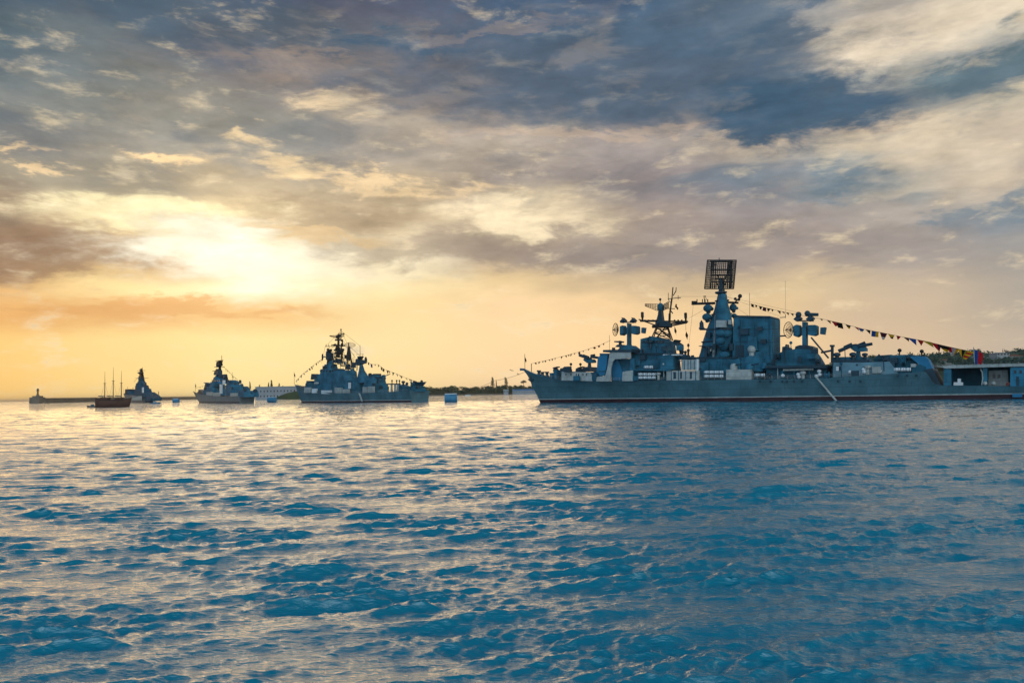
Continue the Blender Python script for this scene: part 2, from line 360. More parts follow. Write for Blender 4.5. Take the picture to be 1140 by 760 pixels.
class Ship:
    """local frame: x from the bow sternwards, y away from the camera (starboard), z up from the water"""
    def __init__(s, name, label, cat, pA, pB, group=None):
        (x0, Y0), (x1, Y1) = pA, pB          # bow waterline and a point astern: photo column and depth
        A = Vector(((x0 - 570) / F * Y0, Y0, 0)); B = Vector(((x1 - 570) / F * Y1, Y1, 0))
        d = (B - A).normalized(); s.yaw = math.atan2(d.y, d.x)
        s.root = thing(name, label, cat, A, s.yaw, group)
        s.M = Matrix.Translation(A) @ Matrix.Rotation(s.yaw, 4, 'Z'); s.Mi = s.M.inverted()
        s.o = s.Mi @ CP
    def L(s, px, py, y=0.0):
        d = s.Mi.to_3x3() @ ray(px, py)
        t = (y - s.o.y) / d.y
        return s.o + d * t
    def W(s, px, py, y=0.0, dY=0.0, ref=None):
        """local point on the plane facing the camera through the centre-line point under ref"""
        q = s.M @ s.L(*(ref or (px, py)), y)
        return s.Mi @ W(px, py, q.y + dY)
    def ppm(s, p): return F / (s.M @ Vector(p)).y
    def shift(s, p):          # pixels to the right per metre of +y
        q = s.M @ Vector(p); yv = s.M.to_3x3() @ Vector((0, 1, 0))
        return (yv.x - yv.y * q.x / q.y) * F / q.y
    def sil(s, poly, b, yc=0.0, mb=None, lim=0.3, taper=1.0):
        """a block whose outline is poly from where we stand, 2b wide athwartships"""
        mb = mb or MB()
        x0, x1 = min(p[0] for p in poly), max(p[0] for p in poly); mid = (x0 + x1) / 2
        sh = s.shift(s.L(mid, poly[0][1], yc))
        b = min(b, lim * (x1 - x0) / max(abs(sh), 1e-3))
        sg = 1 if sh > 0 else -1
        pts = []
        for px, py in poly:
            q = s.L(px, py, yc + (-b if px < mid else b) * sg)
            zq = s.L(px, py, yc - b)          # heights judged on the near face
            pts.append((q.x, zq.z))
        return mb.prism(pts, yc - b, yc + b, taper=taper)
    def stack(s, rows, yc=0.0, n=16, mb=None, bmax=5.5, box=True):
        """tower or tiered house whose outline is rows of (photo row, left column, right column)"""
        mb = mb or MB(); vs = []
        if box: prof = [(1, .62), (.72, 1), (-.72, 1), (-1, .62), (-1, -.62), (-.72, -1), (.72, -1), (1, -.62)]
        else: prof = [(math.cos(2 * math.pi * k / n), math.sin(2 * math.pi * k / n)) for k in range(n)]
        n = len(prof)
        for py, xl, xr in rows:
            c = s.L((xl + xr) / 2, py, yc); r = (xr - xl) / 2 / s.ppm(c)
            sp_ = min(.97, abs(s.shift(c)) / s.ppm(c)); cp_ = math.sqrt(1 - sp_ * sp_)
            by = min(.75 * r, bmax); sg = 1 if s.shift(c) > 0 else -1
            lo, hi = .2, 3 * r / cp_ + .3
            for _ in range(24):
                ax = (lo + hi) / 2
                if max(u * ax * cp_ + sg * v * by * sp_ for u, v in prof) > r: hi = ax
                else: lo = ax
            for u, v in prof: vs.append((c.x + ax * u, c.y + by * v, c.z))
        m_ = len(rows)
        fs = [(j * n + k, (j + 1) * n + k, (j + 1) * n + (k + 1) % n, j * n + (k + 1) % n) for j in range(m_ - 1) for k in range(n)]
        if vs[0][2] < vs[-1][2]: fs = [f[::-1] for f in fs]
        fs += [list(range(n)), list(range(m_ * n - 1, (m_ - 1) * n - 1, -1))]
        return mb.add(vs, fs)
    def plate(s, poly, y, t=0.25, mb=None):
        mb = mb or MB()
        return mb.prism([(s.L(px, py, y).x, s.L(px, py, y).z) for px, py in poly], y, y + t)
    def rect(s, x0, y0, x1, y1, y, t=0.25, mb=None):
        return s.plate([(x0, y1), (x1, y1), (x1, y0), (x0, y0)], y, t, mb)
    def hull(s, deck, wl, b_deck, b_wl, length, red, white, mats, name='hull'):
        """loft: deck = photo points of the near deck edge; b_* = half-beam tables (x, b)"""
        def ip(tab, x): return float(np.interp(x, [t[0] for t in tab], [t[1] for t in tab]))
        dp = []
        for px, py in deck:
            b = 0.0
            for _ in range(12):
                q = s.L(px, py, -b); b = 0.5 * b + 0.5 * ip(b_deck, q.x)
            q = s.L(px, py, -b); dp.append((q.x, q.z))
        bow = dp[0][0]
        dp += [(length, dp[-1][1])]
        xs = sorted(set([p[0] for p in dp] + list(np.linspace(bow, length, 60))))
        s.deck_x = [p[0] for p in dp]; s.deck_z = [p[1] for p in dp]
        s.bd = lambda x: ip(b_deck, x); s.dz = lambda x: float(np.interp(x, s.deck_x, s.deck_z))
        zl = [-1.5, 0.0, red, white]
        mb = MB(); rows = []
        zt0 = dp[0][1]
        for x in xs:
            zt = s.dz(x); row = []
            for k in range(10):
                z = zl[k] if k < 4 else white + (zt - white) * (k - 3) / 6.0
                u = max(0.0, min(1.0, z / zt))
                # the stem rakes: stations ahead of the waterline start higher up
                fw = wl - (wl - bow) * (u ** 1.15)
                bd, bw = ip(b_deck, x), ip(b_wl, x)
                b = bw + (bd - bw) * u ** 1.7
                xx = x
                if x < fw: b = 0.0; xx = fw
                row.append((xx, b, z))
            rows.append(row)
        n = len(rows)
        for sg in (-1, 1):
            o = len(mb.v)
            mb.v += [(x, sg * b, z) for r in rows for x, b, z in r]
            for i in range(n - 1):
                for k in range(9):
                    f = [o + i * 10 + k, o + (i + 1) * 10 + k, o + (i + 1) * 10 + k + 1, o + i * 10 + k + 1]
                    mb.f.append(f if sg < 0 else f[::-1]); mb.mi.append(1 if k < 2 else 2 if k == 2 else 0)
        last = (n - 1) * 10; off = n * 10
        mb.f.append([last + k for k in range(10)] + [off + last + k for k in range(9, -1, -1)]); mb.mi.append(0)
        for i in range(n - 1):
            mb.f.append([i * 10 + 9, (i + 1) * 10 + 9, off + (i + 1) * 10 + 9, off + i * 10 + 9]); mb.mi.append(3)
        h = mb.build(name, mats, s.root, smooth=True)
        return h
    def rail(s, x0, x1, h=1.05, name='railing', step=2.2):
        mb = MB(); pts = []
        for x in np.arange(x0, x1, step):
            p = Vector((x, -s.bd(x) + 0.12, s.dz(x))); pts.append(p)
            mb.tube(p, p + Vector((0, 0, h)), 0.035, n=4)
        for k in (0.35, 0.7, 1.0): mb.path([p + Vector((0, 0, h * k)) for p in pts], 0.025, 4)
        return mb.build(name, PALE, s.root)
    def pole(s, name, pts, r, mt, parent=None, y=0.0, r1=None):
        mb = MB(); q = [s.L(px, py, y) for px, py in pts]
        for i, (a, b) in enumerate(zip(q[:-1], q[1:])): mb.tube(a, b, r, r1 or r, 6)
        return mb.build(name, mt, parent or s.root)
    def dish(s, c, rx, rz, depth, face, mb=None, lattice=False):
        """round radar reflector at local c, facing along unit vector face"""
        mb = mb or MB(); c = Vector(c); f = Vector(face).normalized(); a = f.cross(Vector((0, 0, 1))).normalized(); u = a.cross(f)
        nr, n = 4, 18
        P = lambda k, j: c + (a * (rx * k / nr * math.cos(2 * math.pi * j / n)) + u * (rz * k / nr * math.sin(2 * math.pi * j / n))) + f * (depth * (k / nr) ** 2)
        if lattice:
            for k in range(1, nr + 1):
                mb.path([P(k, j) for j in range(n + 1)], 0.055 if k < nr else 0.11, 4)
            for j in range(n): mb.path([P(k, j) for k in range(0, nr + 1)], 0.045, 4)
        else:
            vs = [P(k, j) for k in range(1, nr + 1) for j in range(n)]
            vs2 = [v - f * 0.25 for v in vs]
            fs = [((k * n + j), (k * n + (j + 1) % n), ((k + 1) * n + (j + 1) % n), ((k + 1) * n + j)) for k in range(nr - 1) for j in range(n)]
            N = len(vs)
            fs2 = [tuple(i + N for i in f_[::-1]) for f_ in fs]
            rim = [((nr - 1) * n + j, (nr - 1) * n + (j + 1) % n, N + (nr - 1) * n + (j + 1) % n, N + (nr - 1) * n + j) for j in range(n)]
            mb.add(vs + vs2, fs + fs2 + rim + [list(range(n))[::-1], list(range(N, N + n))])
        return mb

def lattice(mb, a0, a1, b0, b1, n, r):
    """braced panel between rail a0-a1 and rail b0-b1"""
    a0, a1, b0, b1 = map(Vector, (a0, a1, b0, b1))
    mb.tube(a0, a1, r); mb.tube(b0, b1, r)
    for k in range(n):
        t, u = k / n, (k + 1) / n
        p, q = a0.lerp(a1, t), b0.lerp(b1, u)
        mb.tube(p, q, r * 0.6, n=4); mb.tube(b0.lerp(b1, t), a0.lerp(a1, u), r * 0.6, n=4)
        mb.tube(a0.lerp(a1, u), q, r * 0.6, n=4)

# ------------------------------------------------------------------ water: one sheet to the horizon
def make_water():
    ang = np.concatenate([np.linspace(-180, -62, 110)[:-1], np.linspace(-62, 62, 1060), np.linspace(62, 180, 110)[1:]])
    rad = np.concatenate([np.linspace(0.6, 7.0, 40)[:-1], np.geomspace(7.0, 420, 1250), np.geomspace(450, 42000, 40)])
    A, Rr = np.meshgrid(np.radians(ang), rad)
    X = Rr * np.sin(A); Y = Rr * np.cos(A); Z = np.zeros_like(X)
    X0, Y0 = X.copy(), Y.copy()
    ds = np.gradient(rad)[:, None] * np.ones_like(X)
    da = np.gradient(np.radians(ang))[None, :] * Rr
    sp = np.maximum(ds, da)
    nw = 210
    lam = np.geomspace(0.11, 6.5, nw)
    lam *= rng.uniform(0.93, 1.07, nw)
    th = R(-80) + rng.normal(0, 1, nw) * np.where(lam > 0.6, R(15), R(32))           # towards the viewer, a little from the left
    amp = WAVE_AMP * lam ** 0.92 / (1 + (lam / 2.3) ** 3)
    ph = rng.uniform(0, 2 * math.pi, nw)
    # gusts: patches of rougher and smoother water
    gust = np.zeros_like(X0)
    for _ in range(14):
        ky, kx = 2 * math.pi / rng.uniform(1.7, 10), 2 * math.pi / rng.uniform(5, 26) * rng.choice((-1, 1))
        gust += np.sin(X0 * kx + Y0 * ky + rng.uniform(0, 6.28))
    gust = np.clip(1.0 + 0.135 * gust, 0.45, 1.7)
    for L_, t, a, p in zip(lam, th, amp, ph):
        k = 2 * math.pi / L_
        fade = np.clip((L_ / sp - 1.9) / 2.0, 0, 1)
        if not fade.any(): continue
        arg = k * (X0 * math.cos(t) + Y0 * math.sin(t)) + p
        aa = a * fade * (gust if L_ < 1.6 else 1.0)
        Z += aa * np.cos(arg)
        X -= 0.8 * aa * np.sin(arg) * math.cos(t); Y -= 0.8 * aa * np.sin(arg) * math.sin(t)
    far = np.clip((Rr - 380) / 40, 0, 1); Z *= (1 - far)
    nr, na = X.shape
    co = np.stack([X, Y, Z], -1).reshape(-1, 3).astype(np.float32)
    idx = np.arange(nr * na).reshape(nr, na)
    q = np.stack([idx[:-1, :-1], idx[:-1, 1:], idx[1:, 1:], idx[1:, :-1]], -1).reshape(-1, 4)[:, ::-1]
    me = bpy.data.meshes.new('sea_water')
    me.vertices.add(len(co)); me.vertices.foreach_set('co', co.ravel())
    me.loops.add(q.size); me.loops.foreach_set('vertex_index', q.ravel().astype(np.int32))
    me.polygons.add(len(q)); me.polygons.foreach_set('loop_start', np.arange(0, q.size, 4, dtype=np.int32))
    me.polygons.foreach_set('use_smooth', np.ones(len(q), dtype=bool))
    me.update(calc_edges=True)
    M = bpy.data.materials.new('sea_water'); M.use_nodes = True
    t = NT(M.node_tree); p = t.n['Principled BSDF']
    p.inputs['Base Color'].default_value = (*WATER_COL, 1)
    p.inputs['Roughness'].default_value = 0.035; p.inputs['IOR'].default_value = 2.1
    c = t.new('ShaderNodeTexCoord').outputs['Object']
    mp = t.new('ShaderNodeMapping'); t.l.new(c, mp.inputs[0]); mp.inputs['Scale'].default_value = (0.38, 1.0, 1.0)
    mp.inputs['Rotation'].default_value = (0, 0, R(10))
    h1 = t.noise(mp.outputs[0], 6.5, 5, 0.6, 0.4)
    cd = t.new('ShaderNodeVectorMath', operation='LENGTH'); t.l.new(c, cd.inputs[0]); dist = cd.outputs[1]
    b1 = t.new('ShaderNodeBump'); t.put(b1.inputs['Height'], h1); t.put(b1.inputs['Strength'], t.rng(dist, 25, 160, 0.8, 0.0)); b1.inputs['Distance'].default_value = 0.07
    nz = t.new('ShaderNodeTexNoise'); t.l.new(mp.outputs[0], nz.inputs['Vector']); nz.inputs['Scale'].default_value = 1.3; nz.inputs['Detail'].default_value = 4; nz.inputs['Roughness'].default_value = 0.65
    # wavelets too small for the mesh: scattered facet slopes, growing with distance as the mesh coarsens
    sl = t.new('ShaderNodeVectorMath', operation='MULTIPLY_ADD'); t.l.new(nz.outputs['Color'], sl.inputs[0]); sl.inputs[1].default_value = (1, 1, 0); sl.inputs[2].default_value = (-0.5, -0.5, 0)
    ny = t.new('ShaderNodeTexNoise'); t.l.new(mp.outputs[0], ny.inputs['Vector']); ny.inputs['Scale'].default_value = 0.32; ny.inputs['Detail'].default_value = 3
    sl2 = t.new('ShaderNodeVectorMath', operation='MULTIPLY_ADD'); t.l.new(ny.outputs['Color'], sl2.inputs[0]); sl2.inputs[1].default_value = (.35, .8, 0); sl2.inputs[2].default_value = (-.175, -.4, 0)
    sl3 = t.new('ShaderNodeVectorMath', operation='ADD'); t.l.new(sl.outputs[0], sl3.inputs[0]); t.l.new(sl2.outputs[0], sl3.inputs[1])
    sc_ = t.new('ShaderNodeVectorMath', operation='SCALE'); t.l.new(sl3.outputs[0], sc_.inputs[0]); t.put(sc_.inputs['Scale'], t.rng(dist, 30, 260, 0.0, FAR_SLOPE))
    ad = t.new('ShaderNodeVectorMath', operation='ADD'); t.l.new(b1.outputs[0], ad.inputs[0]); t.l.new(sc_.outputs[0], ad.inputs[1])
    nn = t.new('ShaderNodeVectorMath', operation='NORMALIZE'); t.l.new(ad.outputs[0], nn.inputs[0]); t.l.new(nn.outputs[0], p.inputs['Normal'])
    me.materials.append(M)
    o = bpy.data.objects.new('sea_water', me); COL.objects.link(o); tag(o, kind='structure')
WAVE_AMP = 0.0061
HAZE = 0.00005
FAR_SLOPE = 2.2
WATER_COL = (0.0, 0.225, 0.31)
make_water()

# ------------------------------------------------------------------ the great cruiser
S = Ship('warship', 'largest grey warship with a square grid radar, broad funnel and red and white waterline stripes', 'warship', (600, 292), (1000, 226), 'grey naval ships moored in a line')
rt = S.root
LEN = 166.0
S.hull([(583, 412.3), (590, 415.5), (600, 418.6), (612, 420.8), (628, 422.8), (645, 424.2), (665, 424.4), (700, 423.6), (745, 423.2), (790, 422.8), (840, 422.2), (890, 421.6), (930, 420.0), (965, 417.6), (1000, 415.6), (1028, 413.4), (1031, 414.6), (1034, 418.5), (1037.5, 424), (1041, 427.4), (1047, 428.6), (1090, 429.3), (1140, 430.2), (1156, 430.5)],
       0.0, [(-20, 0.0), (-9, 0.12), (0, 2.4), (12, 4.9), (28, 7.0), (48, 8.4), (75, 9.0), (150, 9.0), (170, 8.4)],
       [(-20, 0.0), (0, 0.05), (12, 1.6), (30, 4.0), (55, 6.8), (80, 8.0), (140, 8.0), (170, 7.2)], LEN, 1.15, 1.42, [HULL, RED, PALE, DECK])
S.rail(-6, 118)
NB = -8.6                                   # near side of the deckhouses
# portholes along the side
pm = None
for px in (846, 858, 871, 876, 884, 893, 933, 946, 958, 1000, 1010, 1020):
    q = S.L(px, 418.0 if px > 990 else 424.5, -9.0)
    if pm is None:
        mb = MB(); mb.lathe((0, 0, 0), [(0.30, -0.12), (0.34, -0.16), (0.34, 0.0)][::-1], 12, axis='y'); pm = mb.build('porthole', DARK, rt); o = pm
    else:
        o = pm.copy(); COL.objects.link(o)
    o.location = (q.x, -S.bd(q.x) - 0.02, q.z)
mb = MB(); q = S.L(591.4, 417.0, -1.2)
mb.tube(q, q + Vector((0.2, -0.5, -2.2)), 0.22); mb.tube(q + Vector((-0.9, -0.5, -1.6)), q + Vector((0.2, -0.6, -2.4)), 0.28); mb.tube(q + Vector((1.2, -0.5, -1.6)), q + Vector((0.2, -0.6, -2.4)), 0.28); mb.tube(q + Vector((0, 0, 0.2)), q + Vector((0, 0, 0.9)), 0.35)
mb.build('anchor', DARK, rt)
S.pole('jackstaff', [(584.4, 413), (584.2, 394)], 0.09, RIG)
S.pole('bow_post', [(591.6, 414), (591.6, 404.5)], 0.13, RIG)
# bulwark and deck gear on the forecastle
mb = MB()
for i in range(14):
    x0, x1 = -8.4 + i * 1.1, -8.4 + (i + 1) * 1.1
    b0, b1 = S.bd(x0), S.bd(x1); z0, z1 = S.dz(x0), S.dz(x1); h0, h1 = 0.9 * (1 - i / 16), 0.9 * (1 - (i + 1) / 16)
    mb.add([(x0, -b0, z0), (x1, -b1, z1), (x1, -b1, z1 + h1), (x0, -b0, z0 + h0), (x0, -b0 + .15, z0), (x1, -b1 + .15, z1), (x1, -b1 + .15, z1 + h1), (x0, -b0 + .15, z0 + h0)],
           [(0, 1, 2, 3), (7, 6, 5, 4), (3, 2, 6, 7)])
mb.build('bulwark', GREY, rt)
for px, py, h in ((600, 416.5, 1.3), (604, 417.5, 1.1), (609, 418.0, 1.4)):
    q = S.L(px, py, 0); MB().lathe((q.x, q.y, S.dz(q.x)), [(0.9, 0), (0.9, 0.35), (0.55, 0.5), (0.55, h), (0.8, h + 0.1), (0.8, h + 0.5)], 12).build('capstan', DARK, rt, True)
S.sil([(612, 421.5), (612, 416.5), (616, 415), (620, 414.8), (620, 421.5)], 1.6).build('winch_house', GREY, rt)
S.sil([(616, 422.5), (616.2, 412), (625.5, 411.5), (626, 423.5)], 2.2).build('forward_locker', GREY, rt)
# pale screen along the forecastle with frames
scr = S.plate([(625, 423.3), (625.3, 413.6), (657, 414.2), (658.5, 418), (660, 424.2)], -6.9, 0.4).build('spray_screen', PALE, rt)
mb = MB()
for px in (629.5, 635, 641, 643.5, 648.5, 652.5): S.rect(px, 415.8, px + 1.0, 418.0, -7.0, 0.1, mb)
mb.split('scuttle', DARK, scr)
S.sil([(626, 424), (626, 413.0), (660, 413.3), (663, 424)], 5.0).build('forward_deckhouse', GREY, rt)
# rocket launchers ahead of the bridge
for x0, x1 in ((615.5, 622), (623, 637), (640.5, 652)):
    rl = S.sil([(x0, 413.6), (x0 + .4, 410.4), (x0 + 1.5, 409.6), (x1 - 1, 409.8), (x1, 411), (x1, 413.6)], 1.5).build('rocket_launcher', DARK, rt)
    mb = MB(); c = S.L((x0 + x1) / 2 + .5, 409.2, 0)
    for k in range(-2, 3):
        a = c + Vector((-0.9, k * 0.42, -0.1)); mb.tube(a, a + Vector((1.9, 0, 0.35)), 0.2)
    mb.split('rocket_tube', DARK, rl)
for px, pt in ((635.6, 405.3), (646.2, 405.4)):
    q = S.L(px, 412, -2); t = S.L(px, pt, -2); mb = MB(); mb.tube(q, t, 0.12); mb.ball(t, (0.5, 0.5, 0.5), 8, 6); mb.build('deck_lamp_post', RIG, rt)

def missile_launcher(S, x0, sc, yb, arms, name='twin_missile_launcher'):
    """twin-arm launcher: x0 = photo column of the pedestal, sc = 1 for the fore mount, yb = base row"""
    P = lambda u, v: (x0 + u * sc, yb + v * sc)
    base = S.sil([P(-3.2, 0), P(-2.6, -3.5), P(-2, -8), P(2, -8), P(2.6, -3.5), P(3.2, 0)], 1.0).build(name, GREY, rt)
    S.sil([P(-10, -11), P(-9, -12.6), P(8.5, -12.4), P(10.5, -10), P(10.5, -7), P(-4, -6.2), P(-7, -8.5)], 1.3).build('launcher_body', GREY, base)
    mb = MB()
    for y in (-1.3, 1.3):
        a, b = S.L(*P(*arms[0]), y), S.L(*P(*arms[1]), y); mb.tube(a, b, 0.55, .45, 8); mb.tube(a.lerp(b, .4) + Vector((0, 0, .45)), b + Vector((0, 0, .5)), .4, n=6)
    mb.split('launch_rail', DARK, base, 2)
    mb = MB()
    for y in (-1.3, 1.3):
        a, b = S.L(*P(*arms[2]), y), S.L(*P(*arms[3]), y); mb.tube(a, b, 0.5, .42, 8); mb.tube(a + Vector((0, 0, .35)), a.lerp(b, 0.5) + Vector((0, 0, .8)), 0.4, n=6)
    mb.split('loading_arm', DARK, base, 2)
    S.sil([P(-9, -11.5), P(-8.4, -14.2), P(-3, -15), P(3, -14.4), P(5, -11.5)], 1.0).build('launcher_head', DARK, base)
    return base
missile_launcher(S, 656.3, 0.72, 408.5, ((-15.7, -18.7), (-1, -13), (2, -16), (14.8, -14.2)))
S.sil([(645, 413.4), (650, 408.5), (664, 407.8), (668, 413)], 3.5).build('launcher_platform', DARK, rt)
mb = MB(); q = S.L(661, 424, -7.0)
mb.lathe((q.x, q.y + 1.8, S.dz(q.x)), [(1.8, 0), (1.9, 1.2), (1.4, 2.9), (0.8, 3.3)], 16); mb.build('winch_drum', GREY, rt, True)
# quad missile boxes each side of the bridge
cb = MB()
cb = S.plate([(664.2, 413.5), (665.2, 400), (668.4, 394.2), (676.5, 393.4), (675, 409), (673.5, 416.5), (671, 418.2), (666.5, 416)], -8.6, 4.2)
can = cb.build('missile_canister', BLUE, rt)
mb = MB(); S.rect(667.5, 393.2, 677.2, 395.0, -8.8, 4.6, mb); S.rect(664.2, 412.4, 674, 414, -8.8, 4.6, mb); mb.split('canister_band', GREY, can)
cb = S.plate([(680.4, 423.6), (680.6, 410), (682.5, 401.5), (687.5, 400.2), (690.5, 407), (693.5, 415), (694.5, 423.6)], -6.2, 4.0).build('missile_canister', BLUE, rt)
# bridge wings: pale frame round the canister bay
S.plate([(663.5, 424.3), (664.5, 419.5), (673.6, 418.2), (676, 410), (678.6, 393.2), (678.8, 391.4), (702, 391.6), (702, 398.8), (685, 399.6), (682.2, 402), (680.0, 411), (679.4, 424.3)], -9.0, 0.5).build('bridge_wing_frame', PALE, rt)
S.plate([(692.5, 424), (693, 414), (697, 413), (704.5, 412), (704.5, 424)], -8.9, 0.5).build('side_screen', PALE, rt)
S.rect(701.3, 398.8, 706, 424, -8.8, 1.0).build('wing_pillar', GREY, rt)
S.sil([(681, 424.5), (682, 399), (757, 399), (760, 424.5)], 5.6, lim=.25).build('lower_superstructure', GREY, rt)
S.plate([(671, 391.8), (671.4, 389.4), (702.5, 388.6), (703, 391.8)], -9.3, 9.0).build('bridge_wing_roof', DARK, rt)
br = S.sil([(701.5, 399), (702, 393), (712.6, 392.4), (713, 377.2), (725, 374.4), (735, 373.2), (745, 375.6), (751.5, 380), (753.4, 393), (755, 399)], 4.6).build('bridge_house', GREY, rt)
mb = MB()
for k in range(7): S.rect(715.5 + k * 3.6, 379.0, 718.1 + k * 3.6, 381.2, -4.75, 0.12, mb)
S.rect(714.5, 388.5, 716.6, 392.5, -4.75, 0.12, mb)
mb.split('bridge_window', GLASS, br)
S.sil([(748, 381), (751, 377.8), (757, 379.6), (761, 382.6), (760.6, 384.8), (753, 385.2)], 4.5).build('signal_platform', DARK, rt)
mb = MB()
for px, py in ((757.5, 390), (759.8, 391.5), (763, 392), (766.3, 390)):
    q = S.L(px, 399, 3); t = S.L(px, py, 3); mb.tube(q, t, 0.35); mb.ball(t, .55, 8, 6)
t = S.L(766.3, 384.3, 3); mb.tube(S.L(766.3, 390, 3), t, 0.09); mb.ball(t, (.45, .45, .6), 8, 6)
mb.build('searchlight_cluster', DARK, rt)
S.sil([(752, 400), (753, 393.5), (769, 395.5), (778, 396.5), (779, 401)], 4).build('flag_deck', GREY, rt)
# twin gun house on its sponson
g = S.sil([(735, 410.8), (735, 397.2), (738, 395.2), (746, 394.2), (752.5, 394.5), (756, 396.2), (757.2, 410.8)], 2.8, -6.0, taper=.8).build('gun_house', GREY, rt)
S.rect(738, 394.3, 756, 395.6, -7.4, 3.2).build('gun_roof_highlight', WHITE, g)  # white strip stands in for the highlight on the rounded roof
mb = MB()
for y in (-6.9, -5.4):
    a = S.L(755, 403, y); mb.tube(a, a + Vector((4.2, 0, 1.2)), 0.16, 0.11)
mb.split('gun_barrel', DARK, g)
S.sil([(706, 412.4), (706, 411), (758, 411), (758, 412.4)], 4.4, -4.7).build('gun_sponson', GREY, rt)
sp = S.rect(742, 412.4, 778.5, 423.2, -8.7, 1.2).build('pale_deckhouse_side', PALE, rt)
mb = MB()
for a, b in ((749.6, 752.4), (757.2, 759), (768, 770.2)): S.rect(a, 413.8, b, 421.5, -8.82, 0.1, mb)
mb.split('side_door', DARK, sp)
mb = MB()
for a in (747, 755, 763, 774): S.rect(a, 412.4, a + .7, 423, -8.86, 0.14, mb)
mb.split('stiffener', GREY, sp)
up = S.rect(758.5, 400.4, 776.4, 412, -8.2, 1.5).build('pale_screen', PALE, rt)
mb = MB()
for a in (761.5, 765.5, 768.5, 772.5): S.rect(a, 401.2, a + .8, 411.5, -8.3, 0.1, mb)
mb.split('stiffener', GREY, up)
S.rect(775.4, 399.6, 777.4, 423, -8.5, 0.8).build('white_corner_post', WHITE, rt)

def guidance_radar(S, x0, y0, k, name, mirror=False):
    """paired missile-guidance radar: lattice dish ahead, two drums on a yoke, two small dishes above"""
    P = lambda u, v: (x0 + u * k, y0 + v * k)
    ped = S.sil([P(-7, 30), P(-4.2, 26), P(-3, 18), P(-3, -8), P(3, -8), P(3, 18), P(5, 26), P(8.5, 30)], 1.4).build(name, GREY, rt)
    S.sil([P(-12, 6), P(-12, -3.6), P(-9, -5), P(-4, -5), P(-3, -3), P(-3, 5), P(-6, 7.2)], 1.8).build('radar_drum', GREY, ped)
    S.sil([P(3, 5.5), P(3, -4.6), P(12.5, -5), P(14.0, -4), P(14.0, 4.5), P(11, 6)], 1.8).build('radar_drum', GREY, ped)
    S.sil([P(15, 4.5), P(15.4, -2.2), P(22.0, -2.6), P(20.8, 4.8)], 1.3).build('radar_box', GREY, ped)
    c = S.L(*P(-14.5, 0.5), -1.0); r = 7.2 * k / S.ppm(c)
    mb = S.dish(c, r, r * 1.12, 0.9, (-0.62, -0.85, 0.05), lattice=True); mb.tube(c + Vector((.3, 0.2, 0)), c + Vector((-1.5, -1.1, 0)), 0.1)
    for t in range(6):
        a = 2 * math.pi * t / 6; mb.tube(c + Vector((.6 * math.sin(a) * r, -.7 * math.sin(a) * r, .6 * r * math.cos(a))), c + Vector((-1.4, -1.0, 0)), .06, n=4)
    mb.build('lattice_dish', RIG, ped)
    S.sil([P(-7, -8.5), P(-7, -9.6), P(9, -9.6), P(9, -8.5)], 0.7).build('dish_beam', DARK, ped)
    for u in (-7, 5.5):
        S.sil([P(u - 5, -10.5), P(u - 2, -13.6), P(u + 1, -15.5), P(u + 4.6, -12.2), P(u + 4.6, -11), P(u, -8.6)], 1.4).build('tracking_dish', DARK, ped)
    return ped
guidance_radar(S, 700.5, 366.5, 0.88, 'guidance_radar')
S.sil([(686, 391), (690, 386.8), (696, 384.0), (708, 383.6), (713.5, 388), (713.5, 393)], 3.4).build('radar_platform', GREY, rt)
mb = MB(); S.sil([(683.5, 380.8), (684, 379.4), (695, 379.2), (694.5, 381)], 1.6, mb=mb); S.sil([(688.5, 385), (689, 379), (692, 379), (692.5, 389)], .6, mb=mb); S.sil([(684.5, 386), (687, 383.6), (696, 383.2), (696, 386.5)], 1.6, mb=mb)
mb.build('navigation_radar', DARK, rt)
S.pole('whip_aerial', [(678.6, 389), (678.4, 373)], 0.06, RIG)
S.sil([(681, 390), (681.4, 386.6), (685, 386.6), (685, 390)], 1).build('signal_lamp', DARK, rt)
# foremast: lattice legs, yard platform, air search radar, pole mast
ref = (738, 372)
wp = lambda px, py, d=0.0: S.W(px, py, 0, d, ref)
mb = MB()
lattice(mb, wp(725.5, 376, -2), wp(732.5, 360, -1), wp(749, 379, -2), wp(742.5, 360, -1), 3, 0.2)
lattice(mb, wp(727.5, 376, 3), wp(733.5, 360, 1), wp(747, 378, 3), wp(741.5, 360, 1), 3, 0.2)
mb.tube(wp(734, 366), wp(746, 376), 0.3); mb.tube(wp(731, 376), wp(741, 364), 0.22)
fm_ = mb.build('foremast', RIG, rt)
mb = MB()
def bar(mb, a, b, r, d=0.0): mb.tube(wp(*a, d), wp(*b, d), r, n=6)
bar(mb, (712.5, 357.4), (766, 357.8), 0.26); bar(mb, (711, 355.4), (731, 362.4), 0.2); bar(mb, (765, 359), (747, 362.6), 0.26)
bar(mb, (716, 357), (733, 357), 0.3); bar(mb, (748, 360), (763, 358.5), 0.3); bar(mb, (726, 363.5), (748, 363), 0.5)
for px in (718, 722, 727, 731, 751, 755, 759): bar(mb, (px, 357.4), (px, 355.8), 0.3)
mb.build('yard', RIG, fm_)
S.sil([(729, 363), (729.6, 358.4), (734, 356.6), (744, 357.0), (748.4, 358.6), (748.4, 363)], 1.6).build('mast_platform', DARK, fm_)
for px, y0_, y1_ in ((715.2, 347.6, 353.4), (763.4, 348.4, 354.2)):
    c = wp(px, y1_); h = (y1_ - y0_) / S.ppm(c); MB().lathe(c, [(0.3, -1.3), (0.35, 0), (0.5, 0.1), (0.5, h), (0.25, h + .15)], 10).build('mast_lantern', RIG, fm_)
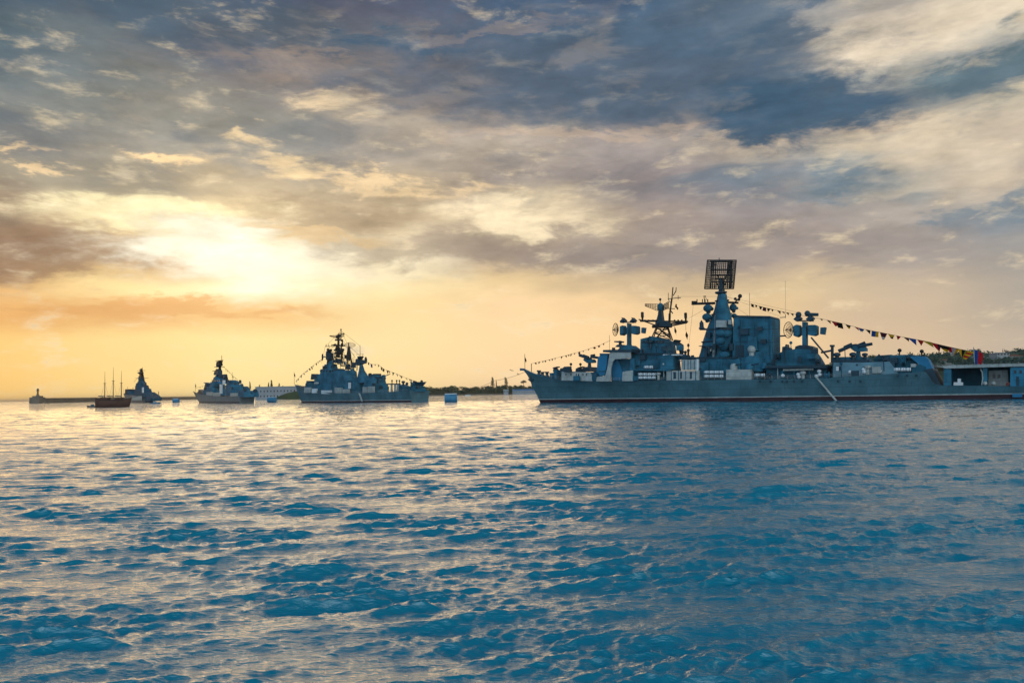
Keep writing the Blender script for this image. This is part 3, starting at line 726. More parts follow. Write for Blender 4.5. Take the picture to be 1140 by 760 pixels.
mb = MB(); bar(mb, (763.4, 360), (763.4, 352), .2); bar(mb, (763.4, 360), (763.6, 368), 0.05); bar(mb, (751, 363), (751, 370), 0.05); mb.split('halyard', RIG, fm_)
ar = S.sil([(730.5, 357), (732.4, 350), (733, 344), (738.4, 344), (739, 350), (740, 357)], 1.0).build('air_search_radar', DARK, rt)
S.sil([(732, 345.4), (732.4, 338.6), (734.5, 337), (737.6, 337.4), (739.4, 340), (739, 345.2)], 1.0).build('radar_housing', GREY, ar)
mb = MB(); bar(mb, (735, 338), (735, 334), .12); mb.ball(wp(735, 333.2), .45, 8, 6); mb.build('beacon', RIG, ar)
def leaf_antenna(mb, xa, xb, yt0, yt1, yb0, yb1, n=7, r=0.11, bow=1.6):
    top, bot = [], []
    for k in range(n + 1):
        t = k / n; d = -bow * (1 - (2 * t - 1) ** 2)
        top.append(wp(xa + (xb - xa) * t, yt0 + (yt1 - yt0) * t, d)); bot.append(wp(xa + (xb - xa) * t, yb0 + (yb1 - yb0) * t, d))
    for f in (0, .25, .5, .75, 1): mb.path([a.lerp(b, f) for a, b in zip(top, bot)], r if f in (0, 1) else r * .8, 4)
    for a, b in zip(top, bot): mb.tube(a, b, r * .8, n=4)
mb = MB(); leaf_antenna(mb, 718.2, 732, 338.2, 338.4, 340.6, 345.8); mb.build('lattice_antenna', RIG, ar)
mb = MB(); leaf_antenna(mb, 738.5, 744.5, 339, 335.6, 345.2, 343); mb.build('lattice_antenna', RIG, ar)
mb = MB()
bar(mb, (745.2, 360), (745.6, 349), .42); bar(mb, (745.6, 350), (748, 332), .3); bar(mb, (748, 333), (749.2, 319.6), .2); bar(mb, (749.5, 329), (752.4, 324), .16); bar(mb, (752.4, 325), (752.8, 319.8), .14)
bar(mb, (743.6, 332.6), (758, 331.2), .13); bar(mb, (740, 343.2), (751.5, 343.6), .13); bar(mb, (744, 334), (744, 326), .1); bar(mb, (744, 333), (747, 338), .09); bar(mb, (755, 333.5), (755, 328.8), .1)
bar(mb, (747, 346), (749, 349), .2); bar(mb, (752, 342), (753, 338.5), .25)
mb.build('pole_mast', RIG, rt)
for px in (743, 751):
    pass
# main tower with the big grid radar
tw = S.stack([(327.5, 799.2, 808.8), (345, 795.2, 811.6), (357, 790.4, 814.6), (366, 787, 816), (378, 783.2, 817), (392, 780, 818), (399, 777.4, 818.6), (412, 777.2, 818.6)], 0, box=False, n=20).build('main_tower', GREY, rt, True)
S.sil([(776.6, 424.5), (777, 397.6), (832, 397.6), (858, 408), (860, 424.5)], 6.0).build('tower_base', GREY, rt)
ref = (802, 350)
pear = []
q0 = S.L(806.5, 390.5, -3.6)
MB().lathe((q0.x, q0.y, q0.z), [(a / S.ppm(q0), (390.5 - b) / S.ppm(q0)) for a, b in ((1.5, 391), (4.5, 388.5), (7.5, 384), (9.3, 378), (10, 370), (9.8, 360), (8.6, 350), (6.5, 341), (4.5, 333), (3.4, 327))], 20).build('tower_bulge', GREY, tw, True)
mb = MB()
for v, r_ in ((366.5, 10.6), (325.5, 6.6)):
    c = S.L(806.5 if v > 340 else 802.6, v, -3.6 if v > 340 else 0); k = r_ / S.ppm(c); mb.lathe(c, [(k * .7, -.5), (k, -.2), (k, .2), (k * .8, .25)], 20)
mb.split('walkway_ring', DARK, tw)
mb = MB(); mb.path([S.L(779, 366.5, -5), S.L(797, 366.5, -5)], .3, 6); mb.build('sponson_arm', DARK, tw)
for py, xl, xr in ((349.6, 792.6, 814), (380, 781.8, 818.4), (334.6, 796.6, 811)):
    S.stack([(py + .9, xl, xr), (py, xl - .8, xr + .8), (py - .5, xl - .8, xr + .8)], 0, box=False, n=20, bmax=7).build('tower_platform', DARK, tw)
for x0, y0_, x1, y1_, y, mt in ((786, 370, 790.6, 376, -5.6, DARK), (793, 384, 796.6, 394, -6, DARK), (788.6, 386, 791.6, 391, -5.9, PALE), (800, 346, 805, 354, -4.6, DARK), (798, 338, 802, 343, -3.2, DARK), (784, 389, 787, 397, -6, DARK), (810.6, 356, 813.6, 361, -6.4, PALE), (812, 382, 816, 390, -5.4, DARK)):
    S.rect(x0, y0_, x1, y1_, y, 1.4).build('tower_panel', mt, tw)
mb = MB()
for dx_ in (0, 1.3): mb.tube(S.L(793.4 + dx_, 397, -6.3), S.L(796.2 + dx_, 350, -4.6), .07, n=4)
for k_ in range(34): mb.tube(S.L(793.4 + 2.8 * k_ / 34, 397 - 47 * k_ / 34, -6.3 + 1.7 * k_ / 34), S.L(794.7 + 2.8 * k_ / 34, 397 - 47 * k_ / 34, -6.3 + 1.7 * k_ / 34), .05, n=4)
mb.build('tower_ladder', PALE, tw)
mb = MB()
for a_, b_ in (((802, 330), (745, 330)), ((799, 336), (764, 356)), ((808, 334), (834, 352)), ((772, 338), (766, 392)), ((803, 328), (868, 352)), ((808, 330), (889, 348))): mb.tube(S.L(*a_), S.L(*b_), .035, n=4)
mb.split('stay_wire', RIG, rt)
c = S.L(781.2, 366, -5); k = 1 / S.ppm(c); MB().lathe(c, [(3.3 * k, 0), (3.3 * k, 1 * k), (2.4 * k, 2 * k), (2.2 * k, 7 * k), (1.2 * k, 8 * k), (.6 * k, 9.5 * k)], 12).build('sponson_lantern', DARK, tw)
S.rect(797, 356.4, 807.5, 364.2, -7.4, 1.6).build('equipment_box', PALE, tw)
for (px, py, rx, ry, y) in ((788, 343, 5.2, 4.3, -2.5), (787, 352.8, 5.4, 4.2, -2.5), (816.2, 342.2, 4.0, 4.4, 2.5), (817.2, 351.4, 3.2, 2.6, 2.5), (802, 370.8, 5.4, 4.2, -7.0), (808.5, 371.5, 5.0, 4.4, -6.0), (801.8, 379.6, 5.2, 4.2, -6.6), (806.5, 395.0, 6.0, 3.8, -5.6)):
    c = S.L(px, py, y); k = 1 / S.ppm(c); mb = MB(); mb.ball(c, (rx * k, ry * k, ry * k), 18, 12, lo=-.85); mb.tube(c - Vector((0, -.3, .85 * ry * k)), c - Vector((0, -.6, ry * k * 1.1)), .5 * rx * k); mb.tube(c, c + Vector((0.2, 3.2, 0)), .45 * rx * k)
    mb.build('radome', GREY, tw, True)
mb = MB(); wq = lambda px, py, d=0.0: S.W(px, py, 0, d, (802, 350))
def barq(mb, a, b, r, d=0.0, e=None): mb.tube(wq(*a, d), wq(*b, d if e is None else e), r, n=5)
barq(mb, (770, 338.2), (796, 337.4), .42); barq(mb, (770, 336), (776, 336), .3); barq(mb, (808, 336.5), (822, 337), .36); barq(mb, (818, 336.6), (824, 330.5), .22)
for a in (771, 776, 782, 785, 788): barq(mb, (a, 337.5), (a, 335 - (a % 3)), .16)
barq(mb, (784.5, 337), (783.8, 329.5), .12); barq(mb, (783, 329.8), (786, 329.6), .12); barq(mb, (785, 330), (788, 336), .08); mb.ball(wq(823.8, 329.6), .7, 8, 6); mb.ball(wq(822.6, 333.2), .5, 8, 6); mb.ball(wq(818.6, 332.6), .5, 8, 6)
mb.build('tower_yard', RIG, tw)
# grid radar
gr = S.sil([(799.6, 328), (800.6, 313), (804, 309.5), (806, 313), (807.4, 328)], 1.1).build('grid_radar', DARK, rt)
mb = MB()
for x in (792.6, 794.6, 797, 811, 813.2, 815): barq(mb, (x, 290.6), (x - 1.4, 321.4), .22, -1.0)
for y in (291, 300, 306, 313.5): barq(mb, (791, y), (815.6, y), .34 if y < 299 else .27, -1.2)
for y in (295, 303.5, 310, 317.5): barq(mb, (791.5, y), (798, y), .16, -1.2); barq(mb, (810, y), (815, y), .16, -1.2)
barq(mb, (799, 306), (803, 317), .22, -1.0); barq(mb, (809, 306), (803, 317), .22, -1.0); barq(mb, (797, 310), (809, 310), .3, -.8); barq(mb, (797.6, 314), (801, 322), .2, -.6); barq(mb, (808.4, 314), (804, 322), .2, -.6)
barq(mb, (800.6, 287), (800.6, 291), .12, -1.0)
mb.build('grid_frame', RIG, gr)
def grid(xa, xb, da, db, nx, ny, lean):
    mb = MB()
    for i in range(nx + 1):
        t = i / nx; x = xa + (xb - xa) * t; d = da + (db - da) * t
        barq(mb, (x, 289.6), (x - lean, 321.4), .13 if 0 < i < nx else .2, d)
    for j in range(ny + 1):
        y = 289.6 + 31.8 * j / ny; s_ = lean * j / ny
        mb.tube(wq(xa - s_, y, da), wq(xb - s_, y, db), .12 if 0 < j < ny else .2, n=4)
    return mb
grid(787.6, 793.4, 2.6, .2, 4, 16, 3.2).build('grid_wing', RIG, gr)
grid(793.4, 814.6, .2, .2, 10, 16, 2.6).build('grid_center', RIG, gr)
grid(814.6, 819.6, .2, 2.6, 4, 16, 3.0).build('grid_wing', RIG, gr)
for poly, b in (([(701, 393.6), (701, 392.6), (756.6, 392.6), (756.6, 393.6)], 5.4), ([(776, 398.4), (776, 397.2), (834, 397.2), (834, 398.4)], 6.5), ([(777, 385.4), (779.4, 384.6), (816, 384.6), (818, 385.4)], 4.9), ([(713, 381.4), (713, 380.6), (752, 380.6), (752, 381.4)], 4.9)):
    S.sil(poly, b).build('walkway_shading', DARK, rt)  # dark ledges added as shading bands to deepen the recesses
# funnel block
fn = S.sil([(815, 412), (816.5, 356), (818, 352.6), (822, 351.4), (866, 351.4), (868.4, 354), (868.6, 390), (871, 412)], 4.6).build('funnel', GREY, rt)
S.sil([(817.4, 353), (820, 351), (866.5, 351), (868.9, 353)], 4.9).build('funnel_rim', DARK, fn)
mb = MB()
for x, y0_, y1_, w_ in ((824, 356, 402, .35), (840, 360, 384, .3), (856, 356, 396, .35), (857.2, 384, 400, .3), (862, 356, 402, .25)): S.rect(x, y0_, x + w_, y1_, -4.78, .2, mb)
for y in (366, 380.5): S.rect(819, y, 868, y + .4, -4.76, .2, mb)
mb.split('funnel_pipe', DARK, fn)
mb = MB(); S.rect(818.6, 384, 822.6, 397.2, -4.9, .3, mb); S.rect(823.6, 384, 827.8, 397.2, -4.9, .3, mb); mb.split('air_intake', DARK, fn)
S.sil([(832, 390), (833, 374.5), (844.5, 375), (845.6, 390)], 1.2, -5.2).build('funnel_box', GREY, fn)
c = S.L(836.6, 389.2, -6.4); k = 1 / S.ppm(c); mb = MB(); mb.ball(c, 4.6 * k, 16, 10); mb.tube(c - Vector((0, 0, 3 * k)), c - Vector((0, 0, 7 * k)), 3 * k); mb.build('fire_control_radome', PALE, fn, True)
mb = MB(); barq(mb, (868, 374), (875, 373.6), .25); barq(mb, (868, 353.5), (874.5, 353), .12); barq(mb, (874.5, 354), (874.5, 350), .1); mb.build('funnel_bracket', DARK, fn)
S.pole('whip_aerial', [(834.6, 352), (834.4, 326)], 0.06, RIG); S.pole('whip_aerial', [(874.4, 353), (874.2, 312)], 0.035, RIG)
# gun mounts with domed shields on drums
q = S.L(843, 412, -5.8); 
S.sil([(829, 413), (829.4, 399), (833, 396), (851, 395.4), (855.4, 399), (856, 413)], 3.2, -4.2).build('gun_deck_drum', GREY, rt)
S.sil([(840, 399), (841, 391.4), (852, 391), (855, 399)], 2.2, -4).build('director_house', GREY, rt)
def dome_gun(px, py, y, r_, tone=GREY):
    c = S.L(px, py, y); k = 1 / S.ppm(c); mb = MB(); mb.lathe(c, [(r_ * 1.05 * k, -3.4 * k), (r_ * 1.05 * k, -1.5 * k), (r_ * k, 0), (r_ * .8 * k, 2.2 * k), (r_ * .45 * k, 3.3 * k), (r_ * .1 * k, 3.6 * k)], 16)
    o = mb.build('dome_gun', tone, rt, True)
    mb = MB(); mb.tube(c + Vector((.6, -r_ * .6 * k, 1.4 * k)), c + Vector((3.0, -r_ * k, 2.1 * k)), .2, .16); mb.build('gun_barrel', DARK, o)
dome_gun(816.8, 408, -7.2, 4.0, PALE); dome_gun(834.8, 407.6, -7.6, 4.4); dome_gun(851.6, 406.6, -7.6, 4.4)
S.rect(808.4, 411.2, 836.6, 424, -8.8, 2.4).build('pale_locker', PALE, rt)
S.sil([(812, 412), (813, 400), (827, 399.6), (828, 412)], 1.6, -5.4).build('vent_house', GREY, rt)
S.sil([(777, 424), (777, 404), (792, 402.6), (793, 424)], 1.5, -5.6).build('tower_annex', GREY, rt)
mb = MB(); S.rect(796.6, 401.6, 797.6, 410, -6.6, .3, mb); S.rect(803, 401.6, 804, 410, -6.6, .3, mb); S.rect(796.6, 400.8, 804, 401.9, -6.6, .3, mb); mb.build('boat_cradle', GREY, rt)
# after guidance radar on its house
S.sil([(855, 413), (862, 400), (866, 393.6), (872, 390.6), (885, 388.4), (908, 388.4), (914, 396), (918.6, 404), (919.5, 413)], 4.6).build('radar_house', GREY, rt)
S.sil([(884.6, 389), (885.4, 385.6), (890, 384), (905, 384), (910.6, 386), (911, 389)], 3.2).build('radar_platform', DARK, rt)
mb = MB(); S.sil([(870.4, 392), (870.8, 386), (874, 385.4), (874.4, 383.2), (878.6, 383), (879, 386), (882, 387), (882.2, 391.6)], 1.6, mb=mb); mb.build('jammer_box', DARK, rt)
guidance_radar(S, 896.3, 366.8, 1.1, 'guidance_radar')
mb = MB(); c0 = S.L(891, 349.8, 0); k = 1 / S.ppm(c0); mb.tube(S.L(897, 350, -1), S.L(911, 350.2, -1), 2.1 * k, 1.8 * k, 12); mb.ball(S.L(889, 350.2, -1), 3.3 * k, 12, 8); mb.ball(S.L(898.8, 348.8, -1), 3.2 * k, 12, 8); mb.build('tracking_telescope', DARK, rt, True)
mb = MB(); wr = lambda px, py: S.L(px, py, -2.5); mb.tube(wr(903, 375.5), wr(922.4, 398.6), .26); mb.tube(wr(914, 392.4), wr(926.4, 390), .3); mb.tube(wr(926.6, 404), wr(926.6, 384), .42); mb.tube(wr(926.6, 386), wr(926.6, 383.8), .7); mb.build('deck_crane', DARK, rt)
S.sil([(852, 409.4), (852, 406.8), (928.5, 406.2), (928.5, 409.4)], 5.0, -4.2).build('boat_deck', DARK, rt)
S.sil([(853, 423), (853, 409), (928, 409), (928, 421)], 4.6, -1.4).build('after_superstructure', GREY, rt)
mb = MB()
for y in (-8.2, -7.4): mb.tube(S.L(872, 411.9, y), S.L(905.5, 410.8, y), .34, n=10)
tt = mb.build('torpedo_tubes', PALE, rt, True)
mb = MB()
for px in (871, 884, 888, 901, 912): mb.tube(S.L(px, 421.5, -8), S.L(px, 412.4, -8), .22)
mb.split('tube_stand', GREY, tt)
mb = MB()
for px, py in ((856, 417), (871.4, 418), (888.6, 416.6), (889.4, 419.5), (912, 413), (912.5, 416.8), (909, 418.4), (946.6, 414), (961.6, 411), (962, 414), (979, 413)):
    mb.ball(S.L(px, py, -8.5), (.62, .4, .5), 8, 6)
mb.split('life_ring', WHITE, rt)
# aft launcher deckhouse, hangar block and flight deck
S.sil([(926, 421), (926.5, 404), (928, 397.4), (967, 396.6), (972, 400.6), (975, 421)], 5.2).build('launcher_deckhouse', GREY, rt)
dh = S.plate([(927, 420), (928, 403.2), (966, 403.2), (990, 402.4), (1000, 416)], -8.3, 2.2).build('deckhouse_side', mat('mid_grey_panel', (0.13, 0.26, 0.32), 0.5, streak=.2), rt)
mb = MB(); S.rect(930.5, 407.4, 936, 412.6, -8.45, .1, mb); S.rect(953, 405, 955, 407, -8.45, .1, mb); mb.split('deckhouse_opening', DARK, dh)
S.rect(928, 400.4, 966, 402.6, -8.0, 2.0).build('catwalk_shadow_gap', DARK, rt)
S.rect(930.6, 407.8, 933.8, 412.6, -8.6, .12).build('white_hatch', WHITE, dh)
missile_launcher(S, 955.6, 1.0, 397.6, ((-22, -6.8), (-7, -13), (0, -12), (15.6, -15)))
S.sil([(972, 418), (973, 399.6), (976, 395.6), (992, 394.6), (1000, 395.6), (1012, 394.4), (1024, 394.8), (1024, 415)], 5.0).build('hangar', GREY, rt)
mb = MB()
for x0, x1, y0_, y1_ in ((966, 981, 398.6, 399.6), (968, 983, 402.6, 403.6), (966, 983, 407, 408), (984, 996, 403, 414), (988, 992, 400, 403)): S.rect(x0, y0_, x1, y1_, -7.6, .8, mb)
mb.split('hangar_ladder', DARK, rt)
S.plate([(1012, 396.6), (1029, 396.4), (1033.6, 400.4), (1038.2, 411), (1030, 412.4), (1022.4, 405)], -6.4, 6.0).build('hangar_roof_panel', BLUE, rt)
S.plate([(1028, 413.8), (1030, 411), (1038.4, 410), (1042.5, 419), (1047.5, 428.6), (1040, 428)], -7.6, 12).build('hangar_end_wall', DARK, rt)
S.plate([(1015, 415), (1016, 408.5), (1024, 405.6), (1030, 408), (1029, 414)], -7.6, 1.5).build('boat_cover', GREY, rt)
S.rect(1013.8, 404.8, 1019.6, 408.6, -7.8, 1.6).build('white_locker', PALE, rt)
for px, pt, pb in ((1001.5, 390, 397), (1026.2, 391, 397)):
    mb = MB(); t = S.L(px, pt, -3); mb.tube(S.L(px, pb, -3), t, .16); mb.ball(t, .55, 8, 6); mb.build('deck_lamp_post', RIG, rt)
x5 = S.L(1046.5, 410, -9).x
def fz(px, py): return S.L(px, py, -9).z
mb = MB(); z0_, z1_ = fz(1090, 409.0), fz(1090, 405.2)
mb.prism([(x5, z0_ + .5), (x5 + 3.5, z1_), (LEN, z1_ - .1), (LEN, z0_), (x5 + 1.5, z0_)], -9.1, 9.1)
fd = mb.build('flight_deck', PALE, rt)
mb = MB()
for i in range(26):
    x = x5 + 4 + i * 1.35
    if x < LEN: mb.tube((x, -9.1, z1_ - .2), (x, -10.2, z1_ + .5), .05, n=4)
mb.path([(x5 + 4, -10.2, z1_ + .5), (LEN, -10.2, z1_ + .4)], .06, 4); mb.build('safety_net', DARK, fd)
mb = MB(); mb.box(x5 + 1.5, LEN - .6, 3.5, 8.2, S.dz(150) - .2, z0_ - .06); mb.build('flight_deck_bulkhead', GREY, rt)
for a, b, y in ((1050.5, 1059, -8.4), (1094.4, 1099, -8.2)):
    S.plate([(a, 429.4), (a, 409), (b, 409), (b, 429.4)], y, 4.0).build('flight_deck_pillar', GREY, rt)
S.plate([(1100, 429.6), (1100.6, 412.5), (1122, 411.6), (1122.6, 429.6)], -3.0, 2.0).build('quarterdeck_house', PALE, rt)
mb = MB()
for px in (1105, 1110.5): S.rect(px, 416.5, px + 3, 421, -3.12, .1, mb)
mb.split('house_window', GLASS, rt)
S.plate([(1124.5, 430), (1124.8, 409.4), (1127, 408.2), (1150, 408.6), (1150, 430.6)], -8.6, 8).build('stern_house', mat('teal_panel', (.035, .21, .33), .6, spec=.15, plate=(2.2, 1.6)), rt)
mb = MB()
for px in (1129, 1135): S.rect(px, 412, px + 2.6, 415.4, -8.75, .12, mb)
mb.split('stern_window', GLASS, rt)
S.rect(1131.5, 419, 1134.5, 429.4, -8.75, .12).build('stern_door', DARK, rt)
mb = MB(); S.rect(1061.6, 425.4, 1072, 428.8, -7.4, 1.4, mb); S.rect(1066, 421.4, 1069.6, 425.4, -7.2, 1.2, mb); mb.build('mooring_winch', WHITE, rt)
mb = MB(); mb.path([S.L(1093, 428.6, -8.3), S.L(1094, 421, -8.3), S.L(1093.4, 414, -8.3), S.L(1091.5, 411, -8.3)], .16, 6); mb.build('davit', PALE, rt)
S.sil([(1119.5, 428.8), (1120.5, 425.6), (1125, 425.2), (1127, 428.8)], .7, -7.8).build('hose_reel', mat('rusty_red', (.16, .035, .025), .7), rt)
mb = MB()
for px in (1096.6, 1106): mb.ball(S.L(px, 426.6, -8.2), .55, 8, 6)
mb.split('mushroom_vent', PALE, rt)
S.rect(1127, 438, 1138, 442, -8.9, .5).build('stern_fender', BLUE, rt)
# accommodation ladder down the side
mb = MB(); a, b = S.L(908.5, 419.5, -9.4), S.L(931, 446.0, -9.8)
for dy in (-.45, .45): mb.tube(a + Vector((0, dy, 0)), b + Vector((0, dy, 0)), .2, n=5)
for k in range(22):
    p = a.lerp(b, k / 21); mb.box(p.x - .18, p.x + .18, p.y - .45, p.y + .45, p.z - .05, p.z + .05)
mb.box(b.x - .6, b.x + 1.4, b.y - .7, b.y + .7, b.z - .1, b.z + .05)
mb.build('accommodation_ladder', PALE, rt)
# white life-raft canisters: things of their own, racked along the deck
raft0 = None
def raft(px, py, y, lab, k=1.0):
    global raft0
    q = S.M @ S.L(px, py, y)
    if raft0 is None:
        raft0 = thing('life_raft', lab, 'life raft', q, S.yaw, 'white life raft canisters on the large warship'); o = raft0
        MB().lathe((0, 0, 0), [(.1, -.74), (.42, -.70), (.5, -.6), (.5, .6), (.42, .70), (.1, .74)], 14, axis='x').build('canister', WHITE, o, True)
        mb = MB()
        for x in (-.4, .4): mb.lathe((x, 0, 0), [(.515, -.05), (.515, .05)], 14, axis='x')
        mb.box(-.7, .7, -.3, .3, -.6, -.5); mb.build('strap', DARK, o)
    else:
        o = copy_tree(raft0); o.location = q; o['label'] = lab
L1 = 'white life raft canister in the two-row rack under the forward gun house ledge'
for r_ in (416.4, 420.2):
    for i in range(4): raft(713 + i * 4.9, r_, -8.2, L1)
L2 = 'white life raft canister lying on the ledge above the forward two-row rack'
for i in range(2): raft(719.5 + i * 5, 408.6, -8.0, L2)
L3 = 'white life raft canister in the two-row rack below the tower with the square grid radar'
for r_ in (414.2, 418.6):
    for i in range(4): raft(786.5 + i * 5.4, r_, -8.4, L3)
L4 = 'white life raft canister just right of the pale locker beside the funnel'
for i in range(2): raft(843 + i * 6, 417.4, -8.4, L4)
L5 = 'white life raft canister in the row near the step down to the flight deck'
for i in range(3): raft(998.5 + i * 6.2, 411.2, -8.0, L5)
mb = MB()
for x0, x1, y0_, y1_ in ((710.5, 731, 418, 418.6), (710.5, 731, 422, 422.8), (784, 806, 416.2, 416.8), (784, 806, 420.8, 421.6), (716, 729, 410.4, 411.1), (840, 853, 419.2, 420.2)): S.rect(x0, y0_, x1, y1_, -8.4, 1.2, mb)
mb.split('raft_rack', DARK, rt)

# ------------------------------------------------------------------ dressing lines with signal flags
def bunting(label, cat, pts, flags, r=0.05, group=None, size=1.0):
    """pts: world points along the rope; flags: (t along rope, size m, colour, shape)"""
    o0 = pts[0]
    rootb = thing('signal_flag_line', label, cat, o0, 0, group)
    P = [p - o0 for p in pts]
    ln = [0.0]
    for a, b in zip(P[:-1], P[1:]): ln.append(ln[-1] + (b - a).length)
    def at(t):
        d = t * ln[-1]
        for i in range(len(P) - 1):
            if d <= ln[i + 1]: return P[i].lerp(P[i + 1], (d - ln[i]) / (ln[i + 1] - ln[i])), (P[i + 1] - P[i]).normalized()
        return P[-1], (P[-1] - P[-2]).normalized()
    MB().path(P, r, 5).build('rope', RIG, rootb)
    for (t, sz, cols, shape) in flags:
        p, d = at(t); sz *= size; cols = cols.split('+')
        e = Vector((d.x, d.y, d.z)) ; dn = (Vector((0, 0, -1)) + Vector((random.uniform(-.3, .8), random.uniform(-.5, .5), 0))).normalized()
        n = e.cross(dn).normalized(); ns, nd = 5, 5
        wv = random.uniform(0, 6.28); am = 0.10 * sz
        mb = MB(); hgt = sz * random.uniform(.85, 1.1)
        for side in (-1, 1):
            vs = []
            for j in range(nd + 1):
                for i in range(ns + 1):
                    u, v = i / ns, j / nd
                    if shape == 'tri': uu = .5 + (u - .5) * (1 - v)
                    elif shape == 'pen': uu = u * (1 - .75 * v)
                    else: uu = u
                    vs.append(p + e * (uu * sz) + dn * (v * hgt) + n * (am * v * math.sin(wv + u * 4 + v * 3) + side * .02))
            for j in range(nd):
                for i in range(ns):
                    ci = (i * len(cols)) // ns if shape != 'pen' else (j * len(cols)) // nd
                    f = (j * 6 + i, j * 6 + i + 1, (j + 1) * 6 + i + 1, (j + 1) * 6 + i)
                    mb.add([vs[k] for k in f], [(0, 1, 2, 3) if side < 0 else (3, 2, 1, 0)], ci)
        mb.build('flag', [FLAGC[c] for c in cols], rootb, True)
    return rootb
def sag(a, b, s, n=12):
    return [a.lerp(b, k / n) - Vector((0, 0, s * 4 * (k / n) * (1 - k / n))) for k in range(n + 1)]
w3 = lambda S, px, py, y=0.0: S.M @ S.L(px, py, y)
pts = [w3(S, *p) for p in ((591.8, 404.6), (610, 400.6), (630, 395.6), (650, 390.2), (668, 384.0), (680, 378.6))]
fl = [(t, random.uniform(.5, .95), random.choice(['black', 'maroon', 'blue', 'black+red']), random.choice(['tri', 'sq', 'pen'])) for t in (.04, .09, .14, .17, .22, .26, .3, .38, .43, .47, .5, .54, .6, .65, .72, .78, .84, .9)]
bunting('line of small dark flags rising from the bow of the largest warship', 'flag line', pts, fl, .045, 'flag dressing lines')
fx = [(835, 341.2), (842, 340), (868, 347), (900, 353), (935, 360.5), (960, 366.6), (1000, 374.2), (1040, 382.5), (1062, 387.2), (1083, 396.5)]
pts = [w3(S, px, py, 0) for px, py in ((834.2, 337.6), (852, 342.4), (872, 347), (890, 350.6), (915, 355), (938, 360), (960, 366), (983, 370.4), (1005, 375), (1028, 379.2), (1050, 384.4), (1068, 388.4), (1083, 391.5))]
xa, xb = 834.0, 1083.0
FLG = [(836, .9, 'black', 'sq'), (840.5, .8, 'black', 'pen'), (845, 1.2, 'black', 'pen'), (849.5, 1.1, 'maroon', 'sq'), (854, 1.2, 'black', 'pen'), (858.5, .8, 'black', 'tri'), (865, 1.2, 'black', 'tri'), (870, .9, 'maroon', 'tri'), (875, .9, 'black', 'tri'), (880, 1.0, 'black', 'tri'),
       (913, .8, 'maroon', 'tri'), (920, 1.3, 'black+yellow', 'tri'), (925.5, 1.9, 'red', 'pen'), (931.5, 1.6, 'black', 'sq'), (941, 1.6, 'black+yellow', 'pen'), (951, 1.2, 'red', 'tri'), (955.5, 1.7, 'blue+white', 'pen'), (963.5, 1.4, 'black', 'tri'), (970.5, 1.9, 'blue+yellow', 'sq'), (979.5, 2.0, 'maroon+white', 'pen'), (988.5, 1.8, 'yellow+black', 'pen'), (998, 1.2, 'red', 'pen'),
       (1005.5, 1.5, 'maroon+black', 'tri'), (1010.5, 2.2, 'blue', 'tri'), (1021, 1.8, 'red', 'tri'), (1026, 2.6, 'yellow+green+yellow', 'tri'), (1036.5, 2.6, 'red+maroon', 'tri'), (1043.5, 3.2, 'black+yellow', 'pen'), (1053.4, 2.9, 'red+white', 'pen'), (1059, 2.2, 'white+yellow', 'tri'), (1066, 2.4, 'yellow+black+green', 'tri'), (1071.5, 2.9, 'yellow+red+yellow+red+yellow', 'pen')]
# rope parameter by photo column (lengths are close to proportional to columns in this view)
L_ = [0.0]
for a, b in zip(pts[:-1], pts[1:]): L_.append(L_[-1] + (b - a).length)
cols_ = [834.2, 852, 872, 890, 915, 938, 960, 983, 1005, 1028, 1050, 1068, 1083]
bunting('long line of coloured signal flags sloping down to the stern of the largest warship', 'flag line', pts, [(float(np.interp(x, cols_, L_)) / L_[-1], s_, c, sh) for x, s_, c, sh in FLG], .045, 'flag dressing lines')

def hanging_flag(name, label, a, h, wd, cols, grp=None, pole=None):
    """flag drooping from a point on its staff; cols vertical bands"""
    o = thing(name, label, 'flag', a, 0, grp)
    if pole: MB().tube((-.15, 0, .6), (-.15, 0, -pole), .1).build('flagstaff', PALE, o)
    mb = MB(); ns, nd = 8, 8
    for side in (-1, 1):
        vs = [Vector((wd * i / ns + .1 * math.sin(j * .9), .22 * math.sin(i * 1.4 + j * .35) + side * .03, -h * j / nd - .15 * i)) for j in range(nd + 1) for i in range(ns + 1)]
        for j in range(nd):
            for i in range(ns):
                f = (j * 9 + i, j * 9 + i + 1, (j + 1) * 9 + i + 1, (j + 1) * 9 + i)
                mb.add([vs[k] for k in f], [(0, 1, 2, 3) if side < 0 else (3, 2, 1, 0)], (i * len(cols)) // ns)
    mb.build('cloth', [FLAGC[c] for c in cols], o, True)
    return o
hanging_flag('naval_ensign', 'red and blue flag drooping over the flight deck of the largest warship', w3(S, 1084.6, 388.6, 3), 4.3, 2.1, ['blue', 'red', 'red'], None, 4.4)
hanging_flag('jack_flag', 'small dark flag on the bow staff of the largest warship', w3(S, 584.3, 396.6), 1.7, .5, ['maroon', 'black'])
hanging_flag('signal_flag', 'dark pennant hanging under the right yardarm of the lattice foremast on the largest warship', S.M @ S.W(763.4, 368, 0, 0, (738, 372)), 2.2, .6, ['black'])
hanging_flag('signal_flag', 'short dark pennant hanging below the middle of the lattice foremast yard on the largest warship', S.M @ S.W(751, 363.4, 0, 0, (738, 372)), 1.9, .5, ['black'])
hanging_flag('signal_flag', 'little dark flag beside the pole mast high above the bridge of the largest warship', S.M @ S.W(752, 338.6, 0, 0, (738, 372)), 1.1, .8, ['maroon'])
